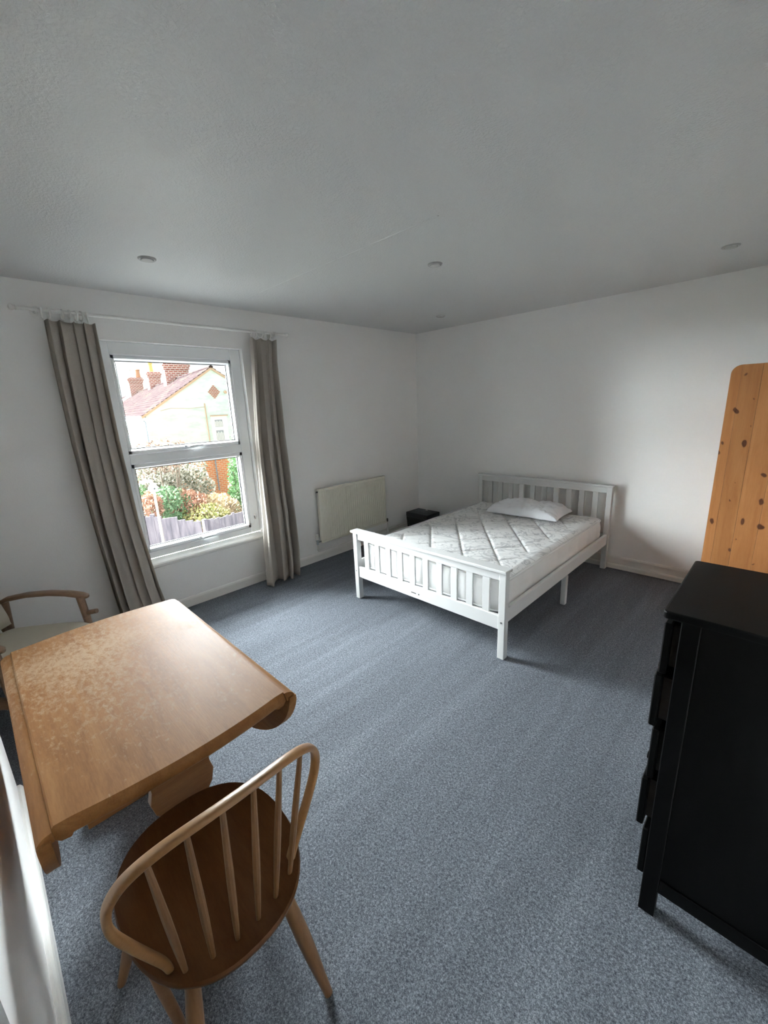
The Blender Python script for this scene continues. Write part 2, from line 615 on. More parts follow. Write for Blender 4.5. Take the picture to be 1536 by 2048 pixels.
struct(b.build('wall_front', 'wall_paint'), 'white chimney breast wall beside the dining table', 'wall')
b = MB().box((XD0 - 0.12, -6.7, 0), (XD0, -4.95, H)).box((XD0 - 0.12, -6.8, 0), (XR + 0.2, -6.7, H)).box((XR, -6.7, 0), (XR + 0.2, YF, H))  # unseen walls closing the opening, put in to reduce fill light
struct(b.build('wall_light_block', 'light_block_paint'), 'guessed unseen walls behind the camera, added to keep light off near surfaces', 'wall')
struct(MB().box((-0.25, -4.95, 0), (XC, YA, H)).build('wall_alcove', 'wall_paint'), 'white wall at the back of the armchair alcove', 'wall')


def skirting(name, axis, a0, a1, wall, sgn, h, t, label):
    """Board along axis with a rounded top edge."""
    prof = [(0, 0), (t, 0), (t, h - 0.02), (t * 0.8, h - 0.008), (t * 0.45, h), (0, h)]
    b = MB()
    if axis == 1:
        b.prism([(wall + sgn * x, z) for x, z in prof], 1, a0, a1)
    else:
        b.prism([(wall + sgn * x, z) for x, z in prof], 0, a0, a1)
    return struct(b.build(name, 'gloss_white'), label, 'baseboard')


skirting('baseboard_left', 1, YA, 0, 0.0, 1, 0.085, 0.016, 'white skirting board under the window and radiator')
skirting('baseboard_back', 0, 0.016, XR, 0.0, -1, 0.118, 0.014, 'white skirting board behind the bed')
struct(MB().prism([(-0.014, 0), (-0.034, 0), (-0.034, 0.034), (-0.029, 0.042), (-0.014, 0.045)], 0, 0.016, XR).build('trim_1', 'gloss_white'), 'white beading strip along the foot of the bed wall', 'trim')
skirting('baseboard_front', 0, XC - 0.01, XD0, YF, 1, 0.105, 0.018, 'white skirting board of the chimney breast by the table')
skirting('baseboard_alcove', 0, 0.016, XC, YA, 1, 0.085, 0.016, 'white skirting board in the armchair alcove')
struct(MB().prism([(-2.393, H), (-2.385, H - 0.0028), (-2.377, H)], 0, 0.0, 2.15).build('trim_2', 'ceiling_paint'), 'raised plaster seam running across the ceiling', 'trim')

# ------------------------------------------------------------------ window
win = thing('window_1', 'white two-pane plastic window looking onto the neighbouring house', 'window', (0.0, -2.814, WZ0), kind='structure')
FX0, FX1 = -0.125, -0.05
b = MB()
b.box((FX0, WY0, 0.475), (FX1, -3.256, WZ1), 0.004)
b.box((FX0, -2.372, 0.475), (FX1, WY1, WZ1), 0.004)
b.box((FX0, -3.256, 2.002), (FX1, -2.372, WZ1), 0.004)
b.box((FX0, -3.256, 1.226), (FX1, -2.372, 1.30), 0.004)
b.box((FX0, -3.256, 0.475), (FX1, -2.372, 0.53), 0.004)
b.build('frame', 'upvc', win)
GLZ = -0.10


def sash(z0, z1, gz0, gz1, zc):
    y0, y1, gy0, gy1 = -3.254, -2.374, -3.226, -2.402
    x0, x1 = -0.118, -0.056
    b = MB()
    # four members, each with a glazing chamfer towards the pane
    prof = lambda o, i: [(o, x0), (o, x1), (i + (o - i) * 0.35, x1), (i, GLZ + 0.008), (i, x0)]
    for o, i in ((y0, gy0), (y1, gy1)):
        b.prism([(xx, yy) for yy, xx in prof(o, i)], 2, z0, z1)
    for o, i in ((z0, gz0), (z1, gz1)):
        b.prism([(xx, zz) for zz, xx in prof(o, i)], 1, y0, y1)
    s = b.build('sash', 'upvc', win)
    mk('pane', *(lambda q: (q.v, q.f))(MB().box((GLZ - 0.003, gy0 - 0.006, gz0 - 0.006), (GLZ, gy1 + 0.006, gz1 + 0.006))), 'window_glass', s)
    g = MB()
    t = 0.005
    g.box((GLZ, gy0, gz0), (GLZ + 0.006, gy0 + t, gz1)).box((GLZ, gy1 - t, gz0), (GLZ + 0.006, gy1, gz1))
    g.box((GLZ, gy0 + t, gz0), (GLZ + 0.006, gy1 - t, gz0 + t)).box((GLZ, gy0 + t, gz1 - t), (GLZ + 0.006, gy1 - t, gz1))
    g.build('gasket', 'rubber', s)
    yc = -2.80
    hnd = MB()
    hnd.box((x1, yc - 0.055, zc - 0.013), (x1 + 0.012, yc + 0.02, zc + 0.013), 0.004, 2)
    hnd.sweep([(x1 + 0.014, yc - 0.03, zc), (x1 + 0.035, yc - 0.022, zc), (x1 + 0.04, yc + 0.02, zc + 0.002), (x1 + 0.038, yc + 0.085, zc + 0.004)],
              [0.008, 0.009, 0.008, 0.006], [0.008, 0.009, 0.010, 0.008], seg=8)
    hnd.build('handle', 'upvc', s, smooth=True)


sash(1.302, 2.0, 1.3385, 1.9668, 1.322)
sash(0.532, 1.224, 0.5656, 1.1879, 0.55)
b = MB()
b.prism([(-0.05, 0.475), (-0.05, 0.425), (0.012, 0.412), (0.022, 0.42), (0.024, 0.437), (0.016, 0.447), (-0.02, 0.458)], 1, WY0, WY1)
b.build('sill', 'gloss_white', win)
# cable restrictor on the lower right
b = MB()
b.lathe([(0.0, 0.0), (0.012, 0.0), (0.012, 0.008), (0.007, 0.012)], (-0.05, -2.325, 0.625), axis=0, seg=14)
b.box((-0.05, -2.333, 0.60), (-0.044, -2.317, 0.655), 0.002)
b.build('restrictor_lock', 'chrome', win, smooth=True)
pts = []
for i in range(13):
    t = i / 12
    pts.append((-0.036, -2.385 + t * 0.06, 0.585 - math.sin(t * PI) * 0.045 + 0.035 * t))
MB().sweep(pts, 0.0022, seg=6, ref=(1, 0, 0)).build('restrictor_cable', 'gloss_white', win, smooth=True)
MB().box((-0.056, -2.395, 0.57), (-0.044, -2.378, 0.60), 0.002).build('restrictor_clip', 'gloss_white', win)

# ------------------------------------------------------------------ ceiling downlights
for x, y, lb in ((0.806, -3.20, 'round recessed ceiling downlight in front of the window'),
                 (1.731, -1.864, 'round recessed ceiling downlight in the middle of the room'),
                 (3.02, -0.713, 'round recessed ceiling downlight near the pine wardrobe'),
                 (0.821, -0.594, 'small far recessed ceiling downlight near the wall corner')):
    t = thing('ceiling_downlight', lb, 'downlight', (x, y, H), group='recessed ceiling downlights')
    MB().lathe([(0.030, -0.001), (0.033, -0.007), (0.041, -0.008), (0.045, -0.004), (0.046, 0.0)], (x, y, H), seg=28).build('bezel', 'lamp_bezel', t, smooth=True)
    MB().lathe([(0.0, -0.0085), (0.018, -0.0085), (0.029, -0.0105), (0.030, -0.006)], (x, y, H), seg=24).build('lens', 'lamp_lens', t, smooth=True)

# ================================================================== bed
BX0, BX1 = 0.973, 2.352
bed = thing('bed_frame', 'white painted slatted wooden double bed frame', 'bed', ((BX0 + BX1) / 2, -1.05, 0))
LW = 0.046
for x0 in (BX0, BX1 - LW):
    lg = MB().box((x0, -2.012, 0), (x0 + LW, -1.966, 0.582), 0.003).build('leg', 'bed_paint', bed)
    MB().lathe([(0.0, 0.0), (0.0062, 0.0), (0.0062, -0.003), (0.004, -0.0042)], (x0 + LW / 2, -2.012, 0.253), axis=1, seg=12).build('bolt', 'chrome', lg, smooth=True)
    MB().box((x0, -0.101, 0), (x0 + LW, -0.055, 0.778), 0.003).build('leg', 'bed_paint', bed)
# foot end
fr = MB().box((BX0 + LW, -2.006, 0.197), (BX1 - LW, -1.982, 0.292), 0.003).build('foot_rail', 'bed_paint', bed)
MB().box((1.594, -2.0075, 0.233), (1.640, -2.0055, 0.2395)).build('slot_mark', 'dark_metal', fr)
MB().lathe([(0.0, 0.0), (0.0055, 0.0), (0.0055, -0.002), (0.003, -0.0025)], (1.666, -2.006, 0.236), axis=1, seg=10).build('screw_hole', 'dark_metal', fr)
MB().box((BX0 + LW, -2.004, 0.525), (BX1 - LW, -1.980, 0.582), 0.002).build('top_rail', 'bed_paint', bed)
MB().box((BX0 - 0.010, -2.030, 0.582), (BX1 + 0.010, -1.950, 0.602), 0.004).build('foot_cap', 'bed_paint', bed)
inner0, inner1 = BX0 + LW, BX1 - LW
sw, ns = 0.050, 10
gap = (inner1 - inner0 - ns * sw) / (ns + 1)
proto = None
for i in range(ns):
    x = inner0 + gap * (i + 1) + sw * i
    if proto is None:
        proto = MB().box((x, -1.999, 0.290), (x + sw, -1.984, 0.527), 0.0015).build('slat', 'bed_paint', bed)
    else:
        c = proto.copy(); col.objects.link(c); c.location.x += (gap + sw) * i
# head end
MB().box((BX0 + LW, -0.094, 0.725), (BX1 - LW, -0.070, 0.778), 0.002).build('head_rail', 'bed_paint', bed)
MB().box((BX0 + LW, -0.094, 0.22), (BX1 - LW, -0.070, 0.34), 0.002).build('head_lower_rail', 'bed_paint', bed)
b = MB().box((BX0 - 0.008, -0.115, 0.782), (BX1 + 0.008, -0.047, 0.800), 0.004).box((BX0 - 0.001, -0.106, 0.776), (BX1 + 0.001, -0.052, 0.784), 0.002)
b.build('head_cap', 'bed_paint', bed)
proto = None
for i in range(ns):
    x = inner0 + gap * (i + 1) + sw * i
    if proto is None:
        proto = MB().box((x, -0.089, 0.338), (x + sw, -0.074, 0.727), 0.0015).build('slat', 'bed_paint', bed)
    else:
        c = proto.copy(); col.objects.link(c); c.location.x += (gap + sw) * i
# sides
for x0 in (BX0 + 0.008, BX1 - 0.034):
    MB().box((x0, -1.966, 0.240), (x0 + 0.026, -0.101, 0.338), 0.003).build('side_rail', 'bed_paint', bed)
    MB().box((x0 - 0.004 if x0 > 1.5 else x0, -1.052, 0), (x0 + 0.034 if x0 > 1.5 else x0 + 0.038, -1.012, 0.242), 0.003).build('leg', 'bed_paint', bed)
MB().box((1.64, -1.966, 0.205), (1.69, -0.094, 0.252)).build('centre_rail', 'bed_paint', bed)
proto = None
for i in range(14):
    y = -1.90 + i * 0.132
    if proto is None:
        proto = MB().box((BX0 + 0.034, y, 0.252), (BX1 - 0.034, y + 0.06, 0.268)).build('base_slat', 'pale_wood', bed)
    else:
        c = proto.copy(); col.objects.link(c); c.location.y += i * 0.132

# ------------------------------------------------------------------ mattress
MX0, MX1, MY0, MY1, MZ0, MZ1 = 1.030, 2.298, -1.940, -0.118, 0.272, 0.492
matt = thing('mattress', 'white quilted sprung mattress with scrolled ticking and piped edges', 'mattress', ((MX0 + MX1) / 2, (MY0 + MY1) / 2, MZ0))


def rrect(x0, x1, y0, y1, r, seg=6):
    pts = []
    for cx, cy, a0 in ((x1 - r, y0 + r, -PI / 2), (x1 - r, y1 - r, 0), (x0 + r, y1 - r, PI / 2), (x0 + r, y0 + r, PI)):
        for k in range(seg + 1):
            a = a0 + k / seg * PI / 2
            pts.append((cx + r * math.cos(a), cy + r * math.sin(a)))
    return pts


# side border, gently bulged and pulled in by vertical stitches
base_l = rrect(MX0, MX1, MY0, MY1, 0.09)
dense = []
for i, p in enumerate(base_l):
    q = base_l[(i + 1) % len(base_l)]
    L = math.hypot(q[0] - p[0], q[1] - p[1])
    n = max(1, int(L / 0.02))
    for k in range(n):
        dense.append((p[0] + (q[0] - p[0]) * k / n, p[1] + (q[1] - p[1]) * k / n))
loops = []
NL = 9
for j in range(NL):
    t = j / (NL - 1)
    z = MZ0 + (MZ1 - MZ0) * t
    lp = []
    for i, p in enumerate(dense):
        s = i * 0.02
        bul = math.sin(t * PI) ** 0.7 * (0.010 + 0.010 * abs(math.sin(s * PI / 0.21)) ** 0.8) + 0.006 * mnoise.noise(Vector((p[0] * 9, p[1] * 9, z * 16)))
        bul -= 0.005 * math.exp(-((t - 0.5) / 0.09) ** 2)
        nx = p[0] - (MX0 + MX1) / 2; ny = p[1] - (MY0 + MY1) / 2
        a = i
        pa = dense[i - 3]; pb = dense[(i + 3) % len(dense)]
        tx, ty = pb[0] - pa[0], pb[1] - pa[1]
        l = math.hypot(tx, ty)
        lp.append((p[0] + ty / l * (bul - 0.006), p[1] - tx / l * (bul - 0.006), z))
    loops.append(lp)
MB().rings(loops, cap=False).build('border', 'mattress_side', matt, smooth=True)


# quilted top: diamonds pressed in by stitch lines, plus slow wobble
def quilt(x, y):
    d = 9
    for q in ((x + y / 1.27 - 0.205) / 0.30, (x - y / 1.27 - 0.08) / 0.30):
        d = min(d, abs(q - round(q)) * 0.30 * 0.786)
    edge = min(x - MX0, MX1 - x, y - MY0, MY1 - y)
    dep = 0.009 * math.exp(-(d / 0.009) ** 2) * min(1, max(0, (edge - 0.11) / 0.03))
    puff = 0.004 * min(1, d / 0.07)
    roll = -0.016 * max(0.0, 1 - edge / 0.07) ** 2
    return MZ1 + 0.004 - dep + puff * (1 if edge > 0.06 else edge / 0.06) + roll + 0.004 * mnoise.noise(Vector((x * 5, y * 5, 0)))


NX, NY = 200, 280
vv, ff = [], []
for j in range(NY + 1):
    for i in range(NX + 1):
        x = MX0 + (MX1 - MX0) * i / NX
        y = MY0 + (MY1 - MY0) * j / NY
        r = 0.09
        # squeeze the corners round
        cx = min(max(x, MX0 + r), MX1 - r); cy = min(max(y, MY0 + r), MY1 - r)
        dx_, dy_ = x - cx, y - cy
        if dx_ and dy_:
            m_ = max(abs(dx_), abs(dy_)); l = math.hypot(dx_, dy_)
            x, y = cx + dx_ * m_ / l, cy + dy_ * m_ / l
        vv.append((x, y, quilt(x, y)))
for j in range(NY):
    for i in range(NX):
        a = j * (NX + 1) + i
        ff.append((a, a + 1, a + NX + 2, a + NX + 1))
mk('quilted_top', vv, ff, 'mattress_ticking', matt, smooth=True)
for z in (MZ0 + 0.006, MZ1 - 0.010):
    lp = [(x, y, z + (0.004 * mnoise.noise(Vector((x * 4, y * 4, 3))))) for x, y in rrect(MX0 - 0.004, MX1 + 0.004, MY0 - 0.004, MY1 + 0.004, 0.092, 8)]
    MB().sweep(lp, 0.0065, closed=True, seg=8).build('piping', 'piping_white', matt, smooth=True)

# ------------------------------------------------------------------ pillow
pil = thing('pillow', 'crumpled grey-white pillow lying at the head of the bed', 'pillow', (1.70, -0.37, 0.4955))
PNX, PNY = 56, 40
vv, ff = [], []
ang = math.radians(3)
for side in (1, -1):
    for j in range(PNY + 1):
        for i in range(PNX + 1):
            u = -1 + 2 * i / PNX; w_ = -1 + 2 * j / PNY
            ex = 1 - 0.10 * (1 - abs(w_) ** 2.2) * 0 - 0.06 * (1 - w_ * w_)
            ey = 1 - 0.12 * (1 - u * u)
            x = u * 0.345 * (1 - 0.05 * (1 - w_ * w_))
            y = w_ * 0.215 * (1 - 0.07 * (1 - u * u))
            th = (max(0, 1 - abs(u) ** 3.2) * max(0, 1 - abs(w_) ** 3.4)) ** 0.42
            n_ = mnoise.fractal(Vector((x * 9 + 3, y * 9, side * 3.0)), 0.6, 2.1, 4)
            n2_ = mnoise.noise(Vector((x * 26, y * 26, side * 5.0)))
            crum = (0.014 * n_ + 0.006 * n2_ * (1.2 if u > 0.1 else 0.5)) * th ** 0.6
            z = (0.100 * th + 1.6 * crum) if side > 0 else (-0.020 * th + 0.2 * crum)
            zc = 0.026
            vv.append((x * math.cos(ang) - y * math.sin(ang), x * math.sin(ang) + y * math.cos(ang), zc + z))
off = (PNX + 1) * (PNY + 1)
for s in range(2):
    for j in range(PNY):
        for i in range(PNX):
            a = s * off + j * (PNX + 1) + i
            q = (a, a + 1, a + PNX + 2, a + PNX + 1)
            ff.append(q if s == 0 else q[::-1])
# join rims
rim = [i for i in range(PNX + 1)] + [j * (PNX + 1) + PNX for j in range(1, PNY + 1)] + [PNY * (PNX + 1) + i for i in range(PNX - 1, -1, -1)] + [j * (PNX + 1) for j in range(PNY - 1, 0, -1)]
for k in range(len(rim)):
    a, b_ = rim[k], rim[(k + 1) % len(rim)]
    ff.append((a, b_, b_ + off, a + off))
pc = mk('pillowcase', vv, ff, 'pillow_cotton', pil, smooth=True, local=True)

# ================================================================== radiator
rad = thing('radiator', 'cream ribbed panel radiator on the wall right of the window', 'radiator', (0.06, -1.185, 0.14))
RY0, RY1, RZ0, RZ1 = -1.672, -0.700, 0.205, 0.782
pts = []
nr = 30
pitch_ = (RY1 - RY0 - 0.05) / nr
prof = [(RY0, 0.045), (RY0, 0.074), (RY0 + 0.008, 0.080), (RY0 + 0.025, 0.080)]
for i in range(nr):
    y = RY0 + 0.025 + pitch_ * i
    prof += [(y + pitch_ * 0.18, 0.080), (y + pitch_ * 0.3, 0.0755), (y + pitch_ * 0.55, 0.0755), (y + pitch_ * 0.67, 0.080)]
prof += [(RY1 - 0.008, 0.080), (RY1, 0.074), (RY1, 0.045)]
b = MB()
b.prism([(x, y) for y, x in prof], 2, RZ0 + 0.03, RZ1 - 0.03)
b.box((0.045, RY0, RZ0), (0.0805, RY1, RZ0 + 0.03), 0.006, 2).box((0.045, RY0, RZ1 - 0.03), (0.0805, RY1, RZ1), 0.006, 2)
b.build('panel', 'radiator_enamel', rad)
for y in (RY0 + 0.15, RY1 - 0.15):
    MB().box((0.001, y - 0.015, 0.30), (0.046, y + 0.015, 0.70)).build('wall_bracket', 'gloss_white', rad)
MB().lathe([(0.0, 0.0), (0.009, 0.0), (0.009, -0.016), (0.006, -0.018)], (0.062, RY0, 0.752), axis=1, seg=12).build('bleed_plug', 'dark_metal', rad, smooth=True)
vlv = MB().lathe([(0.009, -0.055), (0.013, -0.05), (0.013, -0.02), (0.016, -0.018), (0.016, 0.0)], (0.06, -1.722, 0.255), seg=16).sweep([(0.06, -1.722, 0.228), (0.062, RY0, 0.228)], 0.009, seg=10).build('valve', 'chrome', rad, smooth=True)
MB().lathe([(0.017, 0.0), (0.019, 0.01), (0.018, 0.055), (0.012, 0.062)], (0.06, -1.722, 0.255), seg=16).build('thermostat_head', 'gloss_white', vlv, smooth=True)
MB().lathe([(0.008, -0.02), (0.011, -0.015), (0.011, 0.015), (0.006, 0.02)], (0.06, -0.672, 0.232), seg=14).sweep([(0.06, -0.672, 0.228), (0.06, RY1, 0.228)], 0.008, seg=10).build('lockshield_valve', 'dark_metal', rad, smooth=True)
pth = [(0.06, -1.722, 0.205), (0.06, -1.722, 0.142), (0.055, -1.712, 0.126), (0.045, -1.69, 0.118), (0.036, -1.60, 0.115), (0.036, -0.20, 0.115)]
MB().sweep(pth, 0.0075, seg=8, ref=(1, 0, 0)).build('supply_pipe', 'gloss_white', rad, smooth=True)
MB().sweep([(0.06, -0.672, 0.215), (0.06, -0.672, 0.0)], 0.0075, seg=8).build('return_pipe', 'gloss_white', rad, smooth=True)

# ================================================================== shredder-like black box in the corner
bx = thing('paper_shredder', 'small black box with a slotted top in the corner behind the bed', 'shredder', (0.285, -0.27, 0))
b = MB()
lo = [(0.135, -0.375), (0.44, -0.375), (0.44, -0.165), (0.135, -0.165)]
hi = [(0.118, -0.388), (0.455, -0.388), (0.455, -0.152), (0.118, -0.152)]
b.rings([[(x, y, 0.0) for x, y in lo], [(x, y, 0.225) for x, y in hi]])
b.build('bin', 'black_plastic', bx)
lid = MB().box((0.114, -0.392, 0.226), (0.459, -0.148, 0.285), 0.010, 2).build('lid', 'black_plastic', bx)
MB().box((0.17, -0.30, 0.2845), (0.40, -0.215, 0.288), 0.001).build('recess_plate', 'grey_plastic', lid)
MB().box((0.19, -0.268, 0.2875), (0.38, -0.258, 0.2892)).build('slot', 'rubber', lid)
MB().box((0.27, -0.195, 0.2845), (0.30, -0.180, 0.290), 0.001).build('switch', 'gloss_white', lid)

# ================================================================== curtains
rod = thing('curtain_rod', 'thin white curtain pole above the window', 'curtain rod', (0.085, -2.81, 2.20))
RX, RZ = 0.085, 2.222
b = MB().sweep([(RX, -3.72, RZ), (RX, -1.90, RZ)], 0.0105, seg=14).build('pole', 'gloss_white', rod, smooth=True)
for y, s in ((-3.72, -1), (-1.90, 1)):
    MB().lathe([(0.011, 0.0), (0.015, s * 0.004), (0.011, s * 0.01), (0.018, s * 0.022), (0.014, s * 0.034), (0.004, s * 0.04)], (RX, y, RZ), axis=1, seg=14).build('finial', 'gloss_white', rod, smooth=True)
for y in (-3.632, -2.004):
    b = MB().sweep([(0.0, y, RZ - 0.004), (0.06, y, RZ - 0.006), (RX, y, RZ - 0.012)], 0.008, seg=8)
    b.lathe([(0.022, 0.0), (0.022, 0.006), (0.014, 0.011)], (0.0, y, RZ - 0.004), axis=0, seg=16)
    b.lathe([(0.017, -0.007), (0.017, 0.007)], (RX, y, RZ), axis=1, seg=16)
    b.build('bracket', 'gloss_white', rod, smooth=True)


def curtain(label, rings_y, edges, nf, seed, xbase, amps, z_top=2.168, z_bot=0.012, skew=0.0):
    """edges: list of (z, y_left, y_right); folds deepen downwards."""
    rnd = random.Random(seed)
    yc = (edges[-1][1] + edges[-1][2]) / 2
    root = thing('curtain', label, 'curtain', (0.12, yc, 0), group='taupe curtains at the window')
    ph = [rnd.uniform(-0.5, 0.5) for _ in range(6)]

    def interp(z):
        for (za, l0, r0), (zb, l1, r1) in zip(edges, edges[1:]):
            if za >= z >= zb:
                t = (za - z) / (za - zb)
                return l0 + (l1 - l0) * t, r0 + (r1 - r0) * t
        return edges[-1][1:]
    NU, NV = 150, 60
    vv, ff = [], []
    for j in range(NV + 1):
        t = j / NV
        z = z_top + (z_bot - z_top) * t
        l, r = interp(z)
        xb = xbase[0] + (xbase[1] - xbase[0]) * t ** 1.6
        amp = amps[0] + (amps[1] - amps[0]) * min(1, t * 1.3) ** 0.8
        for i in range(NU + 1):
            u = i / NU
            p = 2 * PI * nf * (u + 0.045 * math.sin(3 * PI * u + ph[0]) * (0.6 + 0.6 * t) + 0.012 * math.sin(5.0 * t + ph[1]) + skew * t * u * (1 - u))
            s = math.sin(p + ph[2])
            fold = 1.8 * abs(math.sin(p / 2 + ph[2])) ** 0.75 - 1.0 + 0.22 * math.sin(2 * p + ph[3] + 1.5 * t) * t
            xx = xb + amp * fold * (0.75 + 0.35 * math.sin(2 * PI * u * 1.3 + ph[4])) + 0.008 * mnoise.noise(Vector((u * 6, t * 7, seed))) * t
            yy = l + (r - l) * u + 0.45 * amp * math.cos(p + ph[2]) * (1 - abs(2 * u - 1) ** 4)
            zz = z + (0.006 * math.sin(p * 1.0) if j == 0 else 0) - (0.0 if j < NV else 0.004 * mnoise.noise(Vector((u * 9, 0, 1))))
            vv.append((max(xx, 0.022), yy, max(zz, 0.006)))
    for j in range(NV):
        for i in range(NU):
            a = j * (NU + 1) + i
            ff.append((a, a + 1, a + NU + 2, a + NU + 1))
    fab = mk('fabric', vv, ff, 'curtain_cloth', root, smooth=True)
    sm = fab.modifiers.new('thickness', 'SOLIDIFY')
    sm.thickness = 0.0025
    for y in rings_y:
        rr_ = random.Random(int(y * 1000))
        tl_ = rr_.uniform(-0.35, 0.35)
        lp = []
        for k in range(20):
            a = 2 * PI * k / 20
            lp.append((RX + 0.027 * math.cos(a), y + 0.027 * math.cos(a) * tl_, RZ - 0.015 + 0.027 * math.sin(a)))
        g = MB().sweep(lp, 0.0052, closed=True, seg=8, ref=(0, 1, 0.01)).build('ring', 'gloss_white', root, smooth=True)
        MB().sweep([(RX, y, RZ - 0.038), (RX, y, RZ - 0.060)], 0.003, seg=6).build('ring_hook', 'gloss_white', g, smooth=True)
    return root


curtain('long taupe curtain on the left side of the window, bottom behind the table', (-3.605, -3.572, -3.505, -3.468, -3.436, -3.408, -3.374),
        [(2.2, -3.60, -3.338), (1.95, -3.605, -3.338), (1.40, -3.602, -3.335), (0.86, -3.588, -3.315), (0.30, -3.56, -3.265), (0.0, -3.54, -3.215)],
        4.2, 3, (0.082, 0.125), (0.024, 0.060), skew=0.35)
curtain('long taupe curtain on the right side of the window, beside the radiator', (-2.226, -2.184, -2.141, -2.112, -2.060, -2.027),
        [(2.2, -2.245, -1.995), (1.98, -2.255, -2.018), (1.33, -2.315, -2.030), (0.56, -2.355, -2.030), (0.25, -2.385, -2.035), (0.0, -2.40, -2.06)],
        3.2, 11, (0.084, 0.175), (0.024, 0.072), skew=-0.3)

# ================================================================== pine wardrobe
WX, WYF, WYB, WT = 3.118, -0.75, -0.045, 1.727
wd = thing('wardrobe', 'tall knotty pine wardrobe with rounded top corner behind the black chest', 'wardrobe', (3.44, -0.4, 0))
XB = XR - 0.02
# side panel: glued vertical planks, the front one with a rounded shoulder
edges_ = [WX, 3.168, 3.262, 3.372, 3.470, 3.585, 3.675, XB]
for k in range(len(edges_) - 1):
    a, b_ = edges_[k] + (0.0004 if k else 0), edges_[k + 1] - 0.0004
    ol = [(a, 0.0), (b_, 0.0), (b_, WT), (a, WT)]
    if k == 0:
        R_ = 0.05
        ol = [(a, 0.0), (b_, 0.0)] + [(a + R_ - R_ * math.sin(t * PI / 16), WT - R_ + R_ * math.cos(t * PI / 16)) for t in range(0, 9)]
    MB().prism(ol, 1, WYF, WYF + 0.02, 0.0008, 1).build('side_plank', 'pine', wd)
MB().box((WX + 0.03, WYB - 0.02, 0), (XB, WYB, WT)).build('far_side_panel', 'pine', wd)
MB().box((WX + 0.03, WYF + 0.02, WT - 0.05), (XB, WYB - 0.02, WT - 0.03)).build('top_panel', 'pine', wd)
MB().box((XB - 0.01, WYF + 0.02, 0.05), (XB, WYB - 0.02, WT - 0.05)).build('back_panel', 'pine', wd)
MB().box((WX + 0.03, WYF + 0.02, 0.0), (WX + 0.05, WYB - 0.02, 0.10)).build('plinth', 'pine', wd)
ymid = (WYF + WYB) / 2
for y0, y1, kn in ((WYF + 0.024, ymid - 0.002, ymid - 0.04), (ymid + 0.002, WYB - 0.024, ymid + 0.04)):
    d_ = MB().box((WX + 0.02, y0, 0.105), (WX + 0.042, y1, WT - 0.055), 0.003).build('door', 'pine', wd)
    MB().lathe([(0.008, 0.0), (0.008, -0.01), (0.016, -0.018), (0.014, -0.028), (0.004, -0.03)], (WX + 0.02, kn, 0.95), axis=0, seg=14).build('knob', 'pine', d_, smooth=True)

# ================================================================== black chest of drawers
DX, DY0, DY1, DT = 3.312, -2.906, -2.472, 1.03
DB = XR - 0.025
ch = thing('chest_of_drawers', 'black painted chest of drawers at the right edge', 'chest', ((DX + DB) / 2, (DY0 + DY1) / 2, 0))
MB().prism(rrect(DX - 0.040, DB + 0.005, DY0 - 0.014, DY1 + 0.014, 0.012, 4), 2, DT - 0.022, DT, 0.005, 2).build('top', 'black_brown', ch)
for x0, y0 in ((DX, DY0), (DX, DY1 - 0.04), (DB - 0.045, DY0), (DB - 0.045, DY1 - 0.04)):
    MB().box((x0, y0, 0), (x0 + 0.042, y0 + 0.04, DT - 0.022), 0.002).build('corner_post', 'black_brown', ch)
for y0 in (DY0 + 0.008, DY1 - 0.022):
    MB().box((DX + 0.042, y0, 0.125), (DB - 0.045, y0 + 0.014, DT - 0.022)).build('side_panel', 'black_brown', ch)
    MB().box((DX + 0.042, y0 - 0.005, 0.100), (DB - 0.045, y0 + 0.018, 0.150), 0.002).build('side_rail', 'black_brown', ch)
MB().box((DB - 0.012, DY0 + 0.04, 0.11), (DB - 0.004, DY1 - 0.04, DT - 0.03)).build('back_panel', 'black_brown', ch)
MB().box((DX + 0.006, DY0 + 0.04, 0.10), (DX + 0.03, DY1 - 0.04, 0.122)).build('bottom_rail', 'black_brown', ch)
zz = [(0.985, 0.832, 0.018), (0.826, 0.658, 0.024), (0.652, 0.482, 0.012), (0.474, 0.304, 0.020), (0.297, 0.127, 0.0)]
for zt, zb, pull in zz:
    xf = DX - 0.019 - pull
    dr = MB().box((xf, DY0 + 0.012, zb), (xf + 0.018, DY1 - 0.012, zt), 0.003).build('drawer', 'black_brown', ch)
    bb = MB()
    bb.box((xf + 0.018, DY0 + 0.044, zb + 0.012), (xf + 0.36, DY0 + 0.056, zt - 0.02))
    bb.box((xf + 0.018, DY1 - 0.056, zb + 0.012), (xf + 0.36, DY1 - 0.044, zt - 0.02))
    bb.box((xf + 0.018, DY0 + 0.056, zb + 0.012), (xf + 0.36, DY1 - 0.056, zb + 0.02))
    bb.build('drawer_box', 'drawer_inside', dr)
    MB().lathe([(0.007, 0.0), (0.007, -0.008), (0.014, -0.014), (0.012, -0.022), (0.004, -0.024)], (xf, (DY0 + DY1) / 2, (zt + zb) / 2), axis=0, seg=12).build('knob', 'black_brown', dr, smooth=True)

